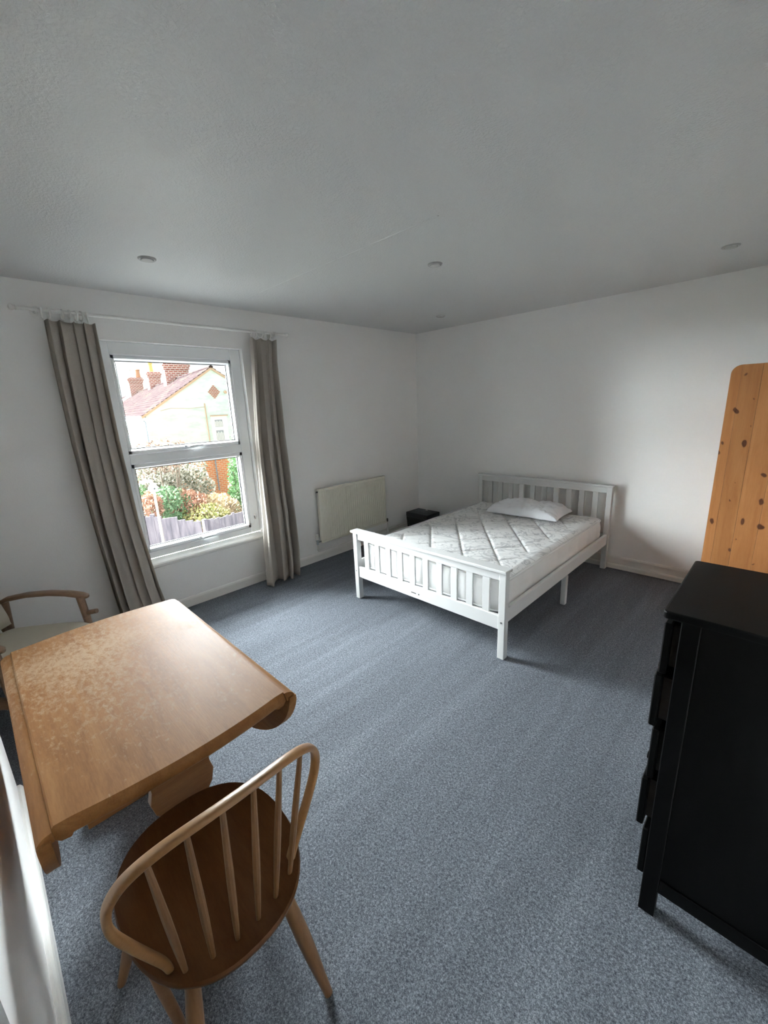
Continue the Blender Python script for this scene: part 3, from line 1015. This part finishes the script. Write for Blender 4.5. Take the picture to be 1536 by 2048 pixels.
# ================================================================== drop-leaf table
TZ = 0.72
TX0, TX1, TY0, TY1 = 1.428, 2.424, -4.146, -3.556
tb = thing('drop_leaf_table', 'worn honey-coloured wooden drop-leaf table with both leaves down', 'table', (1.93, -3.851, 0))
ol = []
NB = 16
for k in range(NB + 1):
    t = -1 + 2 * k / NB
    ol.append((TX1 + 0.028 * (1 - t * t), TY0 + (TY1 - TY0) * (t + 1) / 2))
for k in range(NB + 1):
    t = 1 - 2 * k / NB
    ol.append((TX0 - 0.030 * (1 - t * t), TY0 + (TY1 - TY0) * (t + 1) / 2))
loops = []
for ins, z in ((0.030, TZ - 0.052), (0.012, TZ - 0.048), (0.002, TZ - 0.036), (0.0, TZ - 0.018), (0.0015, TZ - 0.006), (0.006, TZ)):
    o2 = offset_poly(ol, ins)
    # keep the two straight sides where the leaves are hinged
    o2 = [(x, min(max(y, TY0), TY1)) for x, y in o2]
    loops.append([(x, y, z) for x, y in o2])
MB().rings(loops).build('top', 'table_wood', tb, smooth=True)
# hanging leaves with the rounded rule joint along the hinge and a half-oval outline
for sgn, yh in ((1, TY1), (-1, TY0)):
    b = MB()
    XL0, XL1, drop = TX0 - 0.004, TX1 + 0.014, 0.365
    xm = (XL0 + XL1) / 2
    N = 36
    # leaf body: half oval below the hinge line, thickness outwards from the top's edge
    hl = (XL1 - XL0) / 2
    out_ = []
    for k in range(N + 1):
        a = PI + PI * k / N
        cx_ = math.copysign(abs(math.cos(a)) ** 1.22, math.cos(a))
        sx_ = -abs(math.sin(a)) ** 1.22
        out_.append((xm + hl * cx_, TZ - 0.022 + sx_ * (drop - 0.022)))
    # remove near-duplicate points
    cl = []
    for q in out_:
        if not cl or math.hypot(q[0] - cl[-1][0], q[1] - cl[-1][1]) > 0.003:
            cl.append(q)
    y0, y1 = (yh + 0.004, yh + 0.030) if sgn > 0 else (yh - 0.030, yh - 0.004)
    b.prism(cl, 1, y0, y1, 0.004, 2)
    leaf = b.build('leaf', 'table_wood', tb, smooth=True)
    # rounded shoulder of the rule joint
    b = MB()
    prof_ = []
    for k in range(9):
        a = PI / 2 * k / 8
        if sgn > 0:
            prof_.append((yh - 0.009 + 0.035 * math.sin(a), TZ - 0.028 + 0.0274 * math.cos(a)))
        else:      # the wall-side leaf sits a little lower, leaving its joint open
            prof_.append((yh + 0.001 - 0.031 * math.sin(a), TZ - 0.031 + 0.024 * math.cos(a)))
    prof_ += [(yh + sgn * 0.024, TZ - 0.032), (yh - sgn * 0.002, TZ - 0.032)]
    b.prism(prof_, 0, XL0 + 0.006, XL1 - 0.006)
    b.build('rule_joint', 'table_wood', leaf, smooth=True)
# trestle ends, feet and stretcher


def trestle(x):
    prof_ = [(0.13, TZ - 0.052), (0.13, TZ - 0.10), (0.105, TZ - 0.16), (0.085, TZ - 0.22), (0.088, TZ - 0.26), (0.098, TZ - 0.30), (0.088, TZ - 0.345),
             (0.055, TZ - 0.385), (0.045, TZ - 0.43), (0.052, TZ - 0.50), (0.072, TZ - 0.58), (0.095, 0.085)]
    o_ = [(TYC + a, z) for a, z in prof_] + [(TYC - a, z) for a, z in reversed(prof_)]
    e = MB().prism(o_, 0, x - 0.015, x + 0.015, 0.004, 2).build('trestle_end', 'table_under', tb, smooth=True)
    f_ = [(TYC - 0.235, 0.0), (TYC - 0.235, 0.03), (TYC - 0.20, 0.055), (TYC - 0.10, 0.085), (TYC + 0.10, 0.085), (TYC + 0.20, 0.055), (TYC + 0.235, 0.03), (TYC + 0.235, 0.0)]
    MB().prism(f_, 0, x - 0.03, x + 0.03, 0.006, 2).build('foot', 'table_under', e, smooth=True)


TYC = -3.835
trestle(2.20)
trestle(1.66)
MB().box((1.675, TYC - 0.012, 0.30), (2.185, TYC + 0.012, 0.36), 0.004, 2).build('stretcher', 'table_under', tb)
for x0 in (1.60, 2.14):
    MB().box((x0, -4.09, TZ - 0.078), (x0 + 0.12, -3.61, TZ - 0.052), 0.004).build('bearer', 'table_under', tb)

# ================================================================== hoop-back chair
SC = (2.530, -3.878)
chair = thing('windsor_chair', 'wooden hoop-back spindle chair drawn up to the table', 'chair', (SC[0], SC[1], 0))
SZ = 0.44


def seat_outline(scale=1.0, n=56):
    pts = []
    for k in range(n):
        a = 2 * PI * k / n
        c, s = math.cos(a), math.sin(a)
        e = 2 / 2.35
        x = 0.245 * math.copysign(abs(c) ** e, c)
        y = 0.208 * math.copysign(abs(s) ** e, s)
        y *= 1.0 - 0.05 * (x / 0.245)          # a little wider in front (front is -x)
        pts.append((SC[0] + x * scale, SC[1] + y * scale))
    return pts


loops = []
for sc, dz in ((0.0, -0.030), (0.6, -0.030), (0.90, -0.029), (0.965, -0.022), (0.995, -0.012), (1.0, -0.004), (0.985, 0.002), (0.95, 0.002), (0.88, -0.003), (0.7, -0.010), (0.4, -0.013), (0.0, -0.013)):
    loops.append([(x, y, SZ + dz) for x, y in seat_outline(max(sc, 0.002))])
MB().rings(loops).build('seat', 'chair_seat_wood', chair, smooth=True)


def back_pt(dy, z):
    return (2.688 + 0.25 * (z - SZ) - 0.9 * dy * dy, SC[1] + dy, z)


hp = [(0.148, SZ - 0.022), (0.158, 0.47), (0.178, 0.53), (0.202, 0.60), (0.2215, 0.665), (0.2255, 0.715), (0.217, 0.765), (0.190, 0.812), (0.145, 0.845), (0.085, 0.864), (0.0, 0.871)]
full = [(-a, z) for a, z in hp] + [(a, z) for a, z in reversed(hp[:-1])]


def catmull(pts, sub=5):
    out_ = []
    n = len(pts)
    for i in range(n - 1):
        p0, p1, p2, p3 = pts[max(i - 1, 0)], pts[i], pts[i + 1], pts[min(i + 2, n - 1)]
        for k in range(sub):
            t = k / sub
            out_.append(tuple(0.5 * ((2 * p1[j]) + (-p0[j] + p2[j]) * t + (2 * p0[j] - 5 * p1[j] + 4 * p2[j] - p3[j]) * t * t + (-p0[j] + 3 * p1[j] - 3 * p2[j] + p3[j]) * t ** 3) for j in range(len(p1))))
    out_.append(tuple(pts[-1]))
    return out_


hoop = catmull(full, 5)
path = [back_pt(a, z) for a, z in hoop]
# section: thin radially, broad front-to-back
MB().sweep(path, [0.0080] * len(path), [0.0130] * len(path), ref=Vector((0, 0, 1)).cross(Vector((0, 1, 0))) * 0 + Vector((1, 0, 0.25)), seg=14, power=0.7).build('hoop', 'chair_hoop_wood', chair, smooth=True)


def hoop_z(dy):
    best = None
    for (a, z), (c, d) in zip(hoop, hoop[1:]):
        if (a - dy) * (c - dy) <= 0 and abs(c - a) > 1e-6 and z > 0.6:
            t = (dy - a) / (c - a)
            zq = z + (d - z) * t
            best = zq if best is None else max(best, zq)
    return best


for k in range(6):
    f = (k - 2.5) / 2.5
    dyb, dyt = 0.128 * f, 0.158 * f
    zt = hoop_z(dyt)
    pb = Vector(back_pt(dyb, SZ - 0.01)); pt = Vector(back_pt(dyt, zt - 0.004))
    pb.x += 0.040 - 0.9 * dyb * dyb
    pts_ = [pb.lerp(pt, t) for t in (0, 0.15, 0.35, 0.55, 0.8, 1.0)]
    MB().sweep(pts_, [0.0055, 0.007, 0.0083, 0.0083, 0.0068, 0.0055], seg=9, ref=(1, 0, 0)).build('spindle', 'chair_leg_wood', chair, smooth=True)
LEGS = {'fl': ((2.40, -4.000), (2.300, -4.105)), 'fr': ((2.40, -3.756), (2.300, -3.652)), 'rl': ((2.660, -3.985), (2.745, -4.052)), 'rr': ((2.660, -3.771), (2.750, -3.708))}


def leg_pt(k, z):
    (x0, y0), (x1, y1) = LEGS[k]
    t = (SZ - 0.02 - z) / (SZ - 0.02)
    return Vector((x0 + (x1 - x0) * t, y0 + (y1 - y0) * t, z))


for k in LEGS:
    zs = [SZ - 0.02, 0.36, 0.28, 0.20, 0.12, 0.05, 0.0]
    MB().sweep([leg_pt(k, z) for z in zs], [0.0125, 0.0165, 0.019, 0.0195, 0.017, 0.0135, 0.012], seg=12, ref=(1, 0, 0)).build('leg', 'chair_leg_wood', chair, smooth=True)
for a, b_ in (('fl', 'rl'), ('fr', 'rr')):
    pa, pb = leg_pt(a, 0.195), leg_pt(b_, 0.195)
    MB().sweep([pa, pa.lerp(pb, 0.3), pa.lerp(pb, 0.5), pa.lerp(pb, 0.7), pb], [0.008, 0.012, 0.0135, 0.012, 0.008], seg=10).build('stretcher', 'chair_leg_wood', chair, smooth=True)
ma = leg_pt('fl', 0.195).lerp(leg_pt('rl', 0.195), 0.5); mb_ = leg_pt('fr', 0.195).lerp(leg_pt('rr', 0.195), 0.5)
MB().sweep([ma, ma.lerp(mb_, 0.5), mb_], [0.008, 0.012, 0.008], seg=10).build('cross_stretcher', 'chair_leg_wood', chair, smooth=True)

# ================================================================== armchair in the alcove (local: +X forward, +Y its left)
ac = thing('armchair', 'low wooden armchair with cream cushions in the alcove by the curtain', 'armchair', (0.695, -4.145, 0), math.radians(45))


def loc(b, name, material, parent=ac, smooth=True):
    return b.build(name, material, parent, smooth=smooth, local=True)


for s in (1, -1):
    y = 0.275 * s
    arm = [(-0.285, y, 0.535), (-0.262, y, 0.565), (-0.22, y, 0.585), (-0.10, y, 0.606), (0.03, y, 0.612), (0.13, y, 0.605), (0.20, y, 0.592), (0.235, y, 0.583), (0.245, y, 0.580)]
    loc(MB().sweep(arm, [0.015, 0.020, 0.023, 0.025, 0.027, 0.028, 0.027, 0.022, 0.010], [0.013, 0.014, 0.014, 0.014, 0.014, 0.014, 0.014, 0.013, 0.008], seg=12, power=0.75), 'arm', 'armchair_wood')
    loc(MB().sweep([(0.195, y, 0.59), (0.205, y, 0.48), (0.215, y, 0.36), (0.235, y, 0.0)], [0.019, 0.019, 0.018, 0.013], [0.022, 0.021, 0.020, 0.014], seg=10, ref=(0, 1, 0)), 'front_leg', 'armchair_wood')
    loc(MB().sweep([(-0.24, y, 0.575), (-0.255, y, 0.36), (-0.33, y, 0.0)], [0.017, 0.018, 0.013], seg=10, ref=(0, 1, 0)), 'rear_leg', 'armchair_wood')
    loc(MB().sweep([(0.275, y - 0.0 * s, 0.487), (0.215, y, 0.478)], [0.014, 0.014], seg=10, ref=(0, 1, 0)), 'tenon', 'armchair_wood')
    loc(MB().box((-0.27, y - 0.012, 0.28), (0.215, y + 0.012, 0.335), 0.004), 'side_rail', 'armchair_wood', smooth=False)
    loc(MB().sweep([(-0.24, y * 0.93, 0.30), (-0.33, y * 0.93, 0.60), (-0.42, y * 0.93, 0.86)], [0.014, 0.015, 0.012], seg=10, ref=(0, 1, 0)), 'back_post', 'armchair_wood')
loc(MB().box((0.195, -0.262, 0.27), (0.225, 0.262, 0.335), 0.004), 'front_rail', 'armchair_wood', smooth=False)
loc(MB().sweep([(-0.415, -0.265, 0.845), (-0.425, 0.0, 0.862), (-0.415, 0.265, 0.845)], 0.016, seg=10), 'crest_rail', 'armchair_wood')


def cushion(x0, x1, y0, y1, t, tr_, name):
    NXc, NYc = 26, 26
    vv, ff = [], []
    for s in (1, -1):
        for j in range(NYc + 1):
            for i in range(NXc + 1):
                u = -1 + 2 * i / NXc; w_ = -1 + 2 * j / NYc
                th = (max(0, 1 - abs(u) ** 7) * max(0, 1 - abs(w_) ** 7)) ** 0.5
                z = s * t * (0.5 * th + 0.10 * (1 - u * u) * (1 - w_ * w_))
                q = Vector(((x0 + x1) / 2 + u * (x1 - x0) / 2, (y0 + y1) / 2 + w_ * (y1 - y0) / 2, z))
                vv.append(tr_ @ q)
    off = (NXc + 1) * (NYc + 1)
    for s in range(2):
        for j in range(NYc):
            for i in range(NXc):
                a = s * off + j * (NXc + 1) + i
                q = (a, a + 1, a + NXc + 2, a + NXc + 1)
                ff.append(q if s == 0 else q[::-1])
    return mk(name, vv, ff, 'cushion_cream', ac, smooth=True, local=True)


cushion(-0.24, 0.25, -0.255, 0.255, 0.11, Matrix.Translation((0, 0, 0.395)) @ Matrix.Rotation(math.radians(-4), 4, 'Y'), 'seat_cushion')
cushion(0.0, 0.50, -0.25, 0.25, 0.11, Matrix.Translation((-0.215, 0, 0.44)) @ Matrix.Rotation(math.radians(-110), 4, 'Y'), 'back_cushion')

# ================================================================== outside the window
AZ = math.radians(-82)
DV = Vector((math.sin(AZ), math.cos(AZ), 0)); GV = Vector((math.cos(AZ), -math.sin(AZ), 0))
GZ = -2.8


def W(g, d, z):
    """g metres to the right and d metres out from the room, turned to face the terrace."""
    q = CAM + GV * g + DV * d
    return (q.x, q.y, z)


def wbox(b, g0, g1, d0, d1, z0, z1):
    vv = [W(g, d, z) for z in (z0, z1) for g, d in ((g0, d0), (g1, d0), (g1, d1), (g0, d1))]
    return b.add(vv, [(0, 3, 2, 1), (4, 5, 6, 7), (0, 1, 5, 4), (1, 2, 6, 5), (2, 3, 7, 6), (3, 0, 4, 7)])


def wbuild(b, name, material, parent=None, smooth=False):
    """Parts of the slanted houses: local frame aligned with the house so that bricks run level."""
    return b.build(name, material, parent, smooth)


gp = MB().box((-140, -70, GZ - 0.3), (-0.6, 70, GZ)).build('ground', 'garden_ground')
struct(gp, 'garden ground below the window', 'ground')

pv = MB().box((-7.5, -12, GZ), (-0.6, 8, GZ + 0.02)).build('bounce_slab', 'bounce_slab_pale')  # unseen slab added to throw daylight up onto the ceiling
struct(pv, 'unseen pale slab added below the window to bounce light indoors', 'bounce_slab')

K = 1.4
zz_ = lambda z: 1.574 + (z - 1.574) * K
GA, GE, ZR, ZE, D0 = 8.02, 3.98, 4.30, 1.62, 28.0
GR = 2 * GA - GE


def house(name, label, d0, d1, gable):
    root = thing(name, label, 'house', W(GA, d0, GZ))
    b = MB()
    prof_ = [(GE, GZ), (GR, GZ), (GR, ZE), (GA, ZR - 0.05), (GE, ZE)]
    vv = [W(g, d0, z) for g, z in prof_] + [W(g, d1, z) for g, z in prof_]
    n = 5
    b.add(vv, [tuple(range(n)), tuple(range(2 * n - 1, n - 1, -1))] + [(i, i + n, (i + 1) % n + n, (i + 1) % n) for i in range(n)])
    wbuild(b, 'wall', 'render_green', root)
    b = MB()
    nc = 15
    dg, dz = (GA - GE + 0.22) / nc, (ZR - ZE + 0.14) / nc
    for s in (1, -1):
        for k in range(nc):
            g0, z0 = GE - 0.22 + dg * k, ZE - 0.10 + dz * k
            g1, z1 = g0 + dg * 1.12, z0 + dz * 1.12
            pr = [(g0, z0), (g0, z0 + 0.085), (g1, z1 + 0.03), (g1, z1)]
            if s < 0:
                pr = [(2 * GA - g, z) for g, z in pr]
            vv = [W(g, d0 - 0.08, z) for g, z in pr] + [W(g, d1, z) for g, z in pr]
            b.add(vv, [(0, 1, 2, 3), (7, 6, 5, 4), (0, 4, 5, 1), (1, 5, 6, 2), (2, 6, 7, 3), (3, 7, 4, 0)])
    roof = wbuild(b, 'roof', 'roof_tile', root)
    b = MB()
    b.sweep([W(GA, d0 - 0.1, ZR + 0.08), W(GA, d1, ZR + 0.08)], 0.13, 0.10, seg=8)
    wbuild(b, 'ridge_tiles', 'roof_tile', roof, True)
    b = MB()
    wbox(b, GE - 0.30, GE - 0.18, d0 - 0.05, d1, ZE - 0.16, ZE - 0.03)
    wbox(b, GE - 0.18, GE + 0.0, d0 - 0.02, d1, ZE - 0.30, ZE - 0.12)
    wbuild(b, 'gutter', 'white_paint_out', root)
    if gable:
        for s in (1, -1):
            b = MB()
            f = (lambda g: g) if s > 0 else (lambda g: 2 * GA - g)
            pr = [(f(GE - 0.22), ZE - 0.20), (f(GE - 0.22), ZE - 0.06), (GA, ZR + 0.06), (GA, ZR - 0.08)]
            vv = [W(g, d0 - 0.10, z) for g, z in pr] + [W(g, d0 - 0.0, z) for g, z in pr]
            b.add(vv, [(0, 1, 2, 3), (7, 6, 5, 4), (0, 4, 5, 1), (1, 5, 6, 2), (2, 6, 7, 3), (3, 7, 4, 0)])
            wbuild(b, 'verge', 'verge_cement', root)
    return root


def chimney(root, gc, dc, wg, wdp, z0, z1, pots):
    b = MB()
    wbox(b, gc - wg / 2, gc + wg / 2, dc - wdp / 2, dc + wdp / 2, z0, z1 - 0.55)
    wbox(b, gc - wg / 2 - 0.08, gc + wg / 2 + 0.08, dc - wdp / 2 - 0.08, dc + wdp / 2 + 0.08, z1 - 0.55, z1 - 0.32)
    wbox(b, gc - wg / 2 - 0.15, gc + wg / 2 + 0.15, dc - wdp / 2 - 0.15, dc + wdp / 2 + 0.15, z1 - 0.32, z1 - 0.16)
    wbox(b, gc - wg / 2 - 0.06, gc + wg / 2 + 0.06, dc - wdp / 2 - 0.06, dc + wdp / 2 + 0.06, z1 - 0.16, z1)
    st = wbuild(b, 'chimney_stack', 'brick_red', root)
    for og, h, r, mt in pots:
        c = W(gc + og, dc, z1)
        MB().lathe([(r, 0.0), (r * 0.86, h * 0.5), (r * 0.84, h * 0.85), (r * 1.05, h * 0.88), (r * 1.0, h)], c, seg=12).build('chimney_pot', mt, st, smooth=True)


h1 = house('end_terrace_house', 'pale green rendered end house with brown tiled roof and brick diamond', D0, 60.0, True)
# gable window
gw = wbuild(wbox(MB(), 7.66, 8.52, D0 - 0.04, D0 + 0.05, -0.45, zz_(1.44)), 'window_frame', 'white_paint_out', h1)
for za, zb in ((zz_(1.284), zz_(0.96)), (zz_(0.809), zz_(0.36))):
    wbuild(wbox(MB(), 7.81, 8.28, D0 - 0.055, D0 - 0.03, zb, za), 'pane', 'out_pane', gw)
    b = MB()
    for k in range(5):
        wbox(b, 7.83 + 0.09 * k, 7.89 + 0.09 * k, D0 - 0.062, D0 - 0.055, zb + 0.02, zb + (za - zb) * (0.75 + 0.1 * (k % 2)))
    wbuild(b, 'net_curtain', 'net_curtain', gw)
wbuild(wbox(MB(), 7.58, 8.66, D0 - 0.14, D0, zz_(1.445), zz_(1.49)), 'lintel', 'verge_cement', h1)
wbuild(wbox(MB(), 7.60, 8.60, D0 - 0.012, D0, -0.6, zz_(1.445)), 'window_surround', 'white_paint_out', h1)
# brick diamond
b = MB()
rows = 9
for r_ in range(rows):
    f = 1 - abs(r_ - (rows - 1) / 2) / (rows / 2)
    hw = 0.34 * f
    n = max(1, int(round(hw * 2 / 0.15)))
    zc = 2.88 + (r_ - (rows - 1) / 2) * 0.09
    for k in range(n):
        gc = GA + (k - (n - 1) / 2) * 0.15
        wbox(b, gc - 0.06, gc + 0.06, D0 - 0.03, D0 + 0.02, zc - 0.032, zc + 0.032)
dm = wbuild(b, 'brick_diamond', 'brick_piece', h1)
dm['kind'] = 'stuff'
MB().sweep([W(7.34, D0 - 0.06, 2.2), W(7.34, D0 - 0.06, GZ)], 0.035, seg=8).build('soil_pipe', 'verge_cement', h1, smooth=True)
MB().sweep([W(7.34, D0 - 0.03, 1.98), W(6.4, D0 - 0.03, 1.92), W(5.4, D0 - 0.03, 1.97), W(4.8, D0 - 0.03, 1.84)], 0.012, seg=6).build('cable', 'verge_cement', h1, smooth=True)
MB().lathe([(0.0, 0.0), (0.10, 0.0), (0.10, 0.06), (0.05, 0.09)], W(8.70, D0 - 0.05, 2.86), axis=0, seg=12).build('vent_cap', 'verge_cement', h1, smooth=True)
MB().sweep([W(GE - 0.24, D0 + 0.4, 1.46), W(GE - 0.20, D0 + 0.2, 1.38), W(GE - 0.06, D0 + 0.12, 1.22), W(GE - 0.06, D0 + 0.12, GZ)], 0.05, seg=8).build('downpipe', 'slate_blue_pipe', h1, smooth=True)
# windows along the long side wall
for dA, dB in ((29.2, 31.0), (33.2, 35.6), (39.0, 41.5), (45.0, 47.5)):
    f_ = wbuild(wbox(MB(), GE - 0.10, GE, dA, dB, -0.35, 1.25), 'window_frame', 'white_paint_out', h1)
    dm_ = (dA + dB) / 2
    for a, b_ in ((dA + 0.15, dm_ - 0.12), (dm_ + 0.12, dB - 0.15)):
        for za, zb in ((1.10, 0.55), (0.42, -0.22)):
            wbuild(wbox(MB(), GE - 0.115, GE - 0.10, a, b_, zb, za), 'pane', 'out_pane', f_)
chimney(h1, GA + 0.05, 38.0, 1.75, 1.2, ZR - 1.2, 5.62, [(-0.55, 0.55, 0.16, 'pot_yellow'), (0.5, 0.55, 0.16, 'clay_pot')])
chimney(h1, GA + 0.0, 47.6, 1.05, 1.2, ZR - 1.0, 5.74, [(-0.15, 0.85, 0.29, 'pot_yellow')])
chimney(h1, GA - 0.1, 59.0, 1.45, 1.0, ZR - 1.0, 6.05, [(-0.40, 0.95, 0.30, 'white_paint_out'), (0.42, 0.95, 0.30, 'clay_pot')])
h2 = house('far_terrace_house', 'further terrace house roof beyond a white parapet, behind the end house', 60.3, 100.0, False)
b = MB()
pr = [(GE - 0.3, ZE - 0.4), (GE - 0.3, ZE + 0.22), (GA, ZR + 0.42), (GA, ZR - 0.4)]
vv = [W(g, 60.0, z) for g, z in pr] + [W(g, 60.3, z) for g, z in pr]
b.add(vv, [(0, 1, 2, 3), (7, 6, 5, 4), (0, 4, 5, 1), (1, 5, 6, 2), (2, 6, 7, 3), (3, 7, 4, 0)])
wbuild(b, 'parapet', 'white_paint_out', h2)

# brick outbuilding
bw = thing('brick_outbuilding', 'orange brick garden building behind the shrubs', 'outbuilding', W(1.8, 16.0, GZ))
wbuild(wbox(MB(), -2.5, 4.80, 16.0, 19.0, GZ, 0.26), 'brick_wall', 'brick_orange', bw)
wbuild(wbox(MB(), -2.55, 4.85, 15.95, 19.05, 0.26, 0.33), 'coping', 'verge_cement', bw)
MB().sweep([W(4.28, 15.95, 0.2), W(4.28, 15.95, -1.25)], 0.022, seg=6).build('waste_pipe', 'slate_blue_pipe', bw, smooth=True)

# fence: two runs meeting at a corner


def fence(label, a, b_, pw, post_every, h0=1.9, h1=1.9):
    (g0, d0), (g1, d1) = a, b_
    A = Vector(W(g0, d0, GZ)); B = Vector(W(g1, d1, GZ))
    L = (B - A).length
    T = (B - A) / L
    N = Vector((-T.y, T.x, 0))
    root = thing('garden_fence', label, 'fence', (A + B) / 2)

    def slab(mb, s0, s1, n0, n1, z0, z1):
        vv = [A + T * s + N * n + Vector((0, 0, z)) for z in (z0, z1) for s, n in ((s0, n0), (s1, n0), (s1, n1), (s0, n1))]
        mb.add(vv, [(0, 3, 2, 1), (4, 5, 6, 7), (0, 1, 5, 4), (1, 2, 6, 5), (2, 3, 7, 6), (3, 0, 4, 7)])
    n = int(L / pw)
    rnd = random.Random(5)
    mb = MB()
    for k in range(n):
        s = L * k / n
        slab(mb, s, s + L / n * (0.90 if pw < 0.1 else 0.985), -0.01 + rnd.uniform(-.004, .004), 0.01, 0.03, h0 + (h1 - h0) * k / n + rnd.uniform(-0.03, 0.03))
    pk = mb.build('board_run', 'fence_wood', root)
    pk['kind'] = 'stuff'
    s = 0.0
    while s < L:
        mb = MB()
        slab(mb, s, s + 0.09, 0.012, 0.10, 0.0, h0 + (h1 - h0) * s / L + 0.04)
        mb.build('post', 'fence_wood', root)
        s += post_every
    for z in (0.4, 1.5):
        mb = MB()
        slab(mb, 0, L, 0.012, 0.05, z, z + 0.09)
        mb.build('rail', 'fence_wood', root)


fence('dark wooden garden fence run on the left of the lower pane', (0.2, 10.75), (2.20, 10.16), 0.15, 1.05, 2.42, 1.90)
fence('dark boarded fence run on the right of the lower pane', (2.26, 10.10), (4.6, 10.98), 0.085, 1.8)

# bird house on a pole
def PA(az, dist, z):
    a = math.radians(az)
    return Vector((CAM.x + dist * math.sin(a), CAM.y + dist * math.cos(a), z))


p0 = PA(-74.45, 9.6, GZ)
bh = thing('bird_house', 'small white bird house on a pale pole before the fence', 'bird house', p0)
MB().sweep([p0, p0 + Vector((0, 0, 2.9))], 0.026, seg=8).build('pole', 'pale_wood', bh, smooth=True)
hz = GZ + 2.86
c = p0
MB().prism([(c.y - 0.06, hz), (c.y + 0.06, hz), (c.y + 0.06, hz + 0.09), (c.y, hz + 0.17), (c.y - 0.06, hz + 0.09)], 0, c.x - 0.06, c.x + 0.06).build('box', 'bird_box_white', bh)
MB().lathe([(0.0, 0.0), (0.018, 0.0), (0.018, 0.004), (0.0, 0.004)], (c.x + 0.06, c.y, hz + 0.07), axis=0, seg=10).build('entrance_hole', 'rubber', bh)
b = MB()
b.prism([(c.y - 0.085, hz + 0.07), (c.y, hz + 0.18), (c.y + 0.085, hz + 0.07), (c.y + 0.085, hz + 0.083), (c.y, hz + 0.196), (c.y - 0.085, hz + 0.083)], 0, c.x - 0.08, c.x + 0.08)
b.build('roof', 'bird_box_white', bh)
b = MB()
b.box((c.x - 0.06, c.y - 0.22, hz + 0.21), (c.x + 0.06, c.y - 0.01, hz + 0.25))
b.sweep([(c.x, c.y - 0.08, hz + 0.215), (c.x, c.y - 0.01, hz + 0.15)], 0.008, seg=6)
b.build('tray', 'bird_box_white', bh)


# shrubs: leaves as small separate blades round a branching frame
def shrub(label, az, dist, zc, rx, rz, leaf, n, size, seed, ground=True, tall=1.0, group='shrubs beyond the window'):
    rnd = random.Random(seed)
    base_ = PA(az, dist, GZ)
    root = thing('garden_shrub', label, 'shrub', base_, group=group)
    cen = PA(az, dist, zc)
    vv, ff = [], []
    for k in range(n):
        while True:
            q = Vector((rnd.uniform(-1, 1), rnd.uniform(-1, 1), rnd.uniform(-1, 1)))
            if 0.25 < q.length < 1.0 + 0.25 * mnoise.noise(q * 2 + Vector((seed, 0, 0))):
                break
        c_ = cen + Vector((q.x * rx, q.y * rx, q.z * rz))
        if c_.z < GZ + 0.05:
            continue
        d1 = Vector((rnd.gauss(0, 1), rnd.gauss(0, 1), rnd.gauss(0, 1))).normalized()
        d2 = d1.orthogonal().normalized()
        s = size * rnd.uniform(0.6, 1.4)
        i = len(vv)
        vv += [c_ - d1 * s, c_ + d2 * s * 0.5, c_ + d1 * s, c_ - d2 * s * 0.5]
        ff.append((i, i + 1, i + 2, i + 3))
    fo = mk('foliage', vv, ff, leaf, root)
    fo['kind'] = 'stuff'
    mb = MB()
    for k in range(9):
        a = rnd.uniform(0, 2 * PI)
        tip = cen + Vector((math.cos(a) * rx * 0.7, math.sin(a) * rx * 0.7, rz * rnd.uniform(0.2, 0.95)))
        midp = base_.lerp(tip, 0.5) + Vector((rnd.uniform(-.1, .1), rnd.uniform(-.1, .1), 0.15))
        mb.sweep([base_ + Vector((rnd.uniform(-.05, .05), rnd.uniform(-.05, .05), 0)), midp, tip], [0.025, 0.016, 0.006], seg=5)
    st = mb.build('stems', 'twig', root)
    return root


shrub('large pale-flowered shrub spreading in front of the brick building', -71.6, 14.2, -0.75, 1.10, 1.0, 'leaf_olive', 5200, 0.055, 21)
shrub('tall pale twiggy shrub on the left reaching above the transom', -74.6, 13.6, -0.25, 0.75, 1.05, 'leaf_olive', 2600, 0.045, 22)
shrub('thin brown twiggy bush whose tips show against the green house wall', -73.3, 13.2, 0.45, 0.85, 0.50, 'leaf_brown', 900, 0.045, 29)
shrub('leafy green shrub in the middle of the lower pane', -73.1, 12.2, -0.90, 0.55, 0.68, 'leaf_green', 2900, 0.045, 23)
shrub('reddish autumn shrub between the green shrub and straw grass', -70.8, 12.4, -0.95, 0.55, 0.55, 'leaf_red', 2100, 0.045, 24)
shrub('straw-coloured dry bush in front of the orange bricks', -67.2, 12.6, -1.10, 0.55, 0.45, 'leaf_straw', 2200, 0.045, 25)
shrub('low yellow-green bush showing just over the fence corner', -69.0, 11.9, -1.12, 0.60, 0.36, 'leaf_yellow', 1700, 0.04, 26)
shrub('small dark red bush beside the bird house pole', -75.0, 11.6, -0.62, 0.26, 0.42, 'leaf_red', 900, 0.04, 27)
shrub('dark green bush at the left edge of the lower pane', -76.3, 13.0, -0.85, 0.45, 0.65, 'leaf_dark', 1600, 0.045, 28)
shrub('tall green conifer at the right edge of the lower pane', -64.1, 13.4, -0.6, 0.42, 1.5, 'leaf_dark', 3200, 0.05, 30)
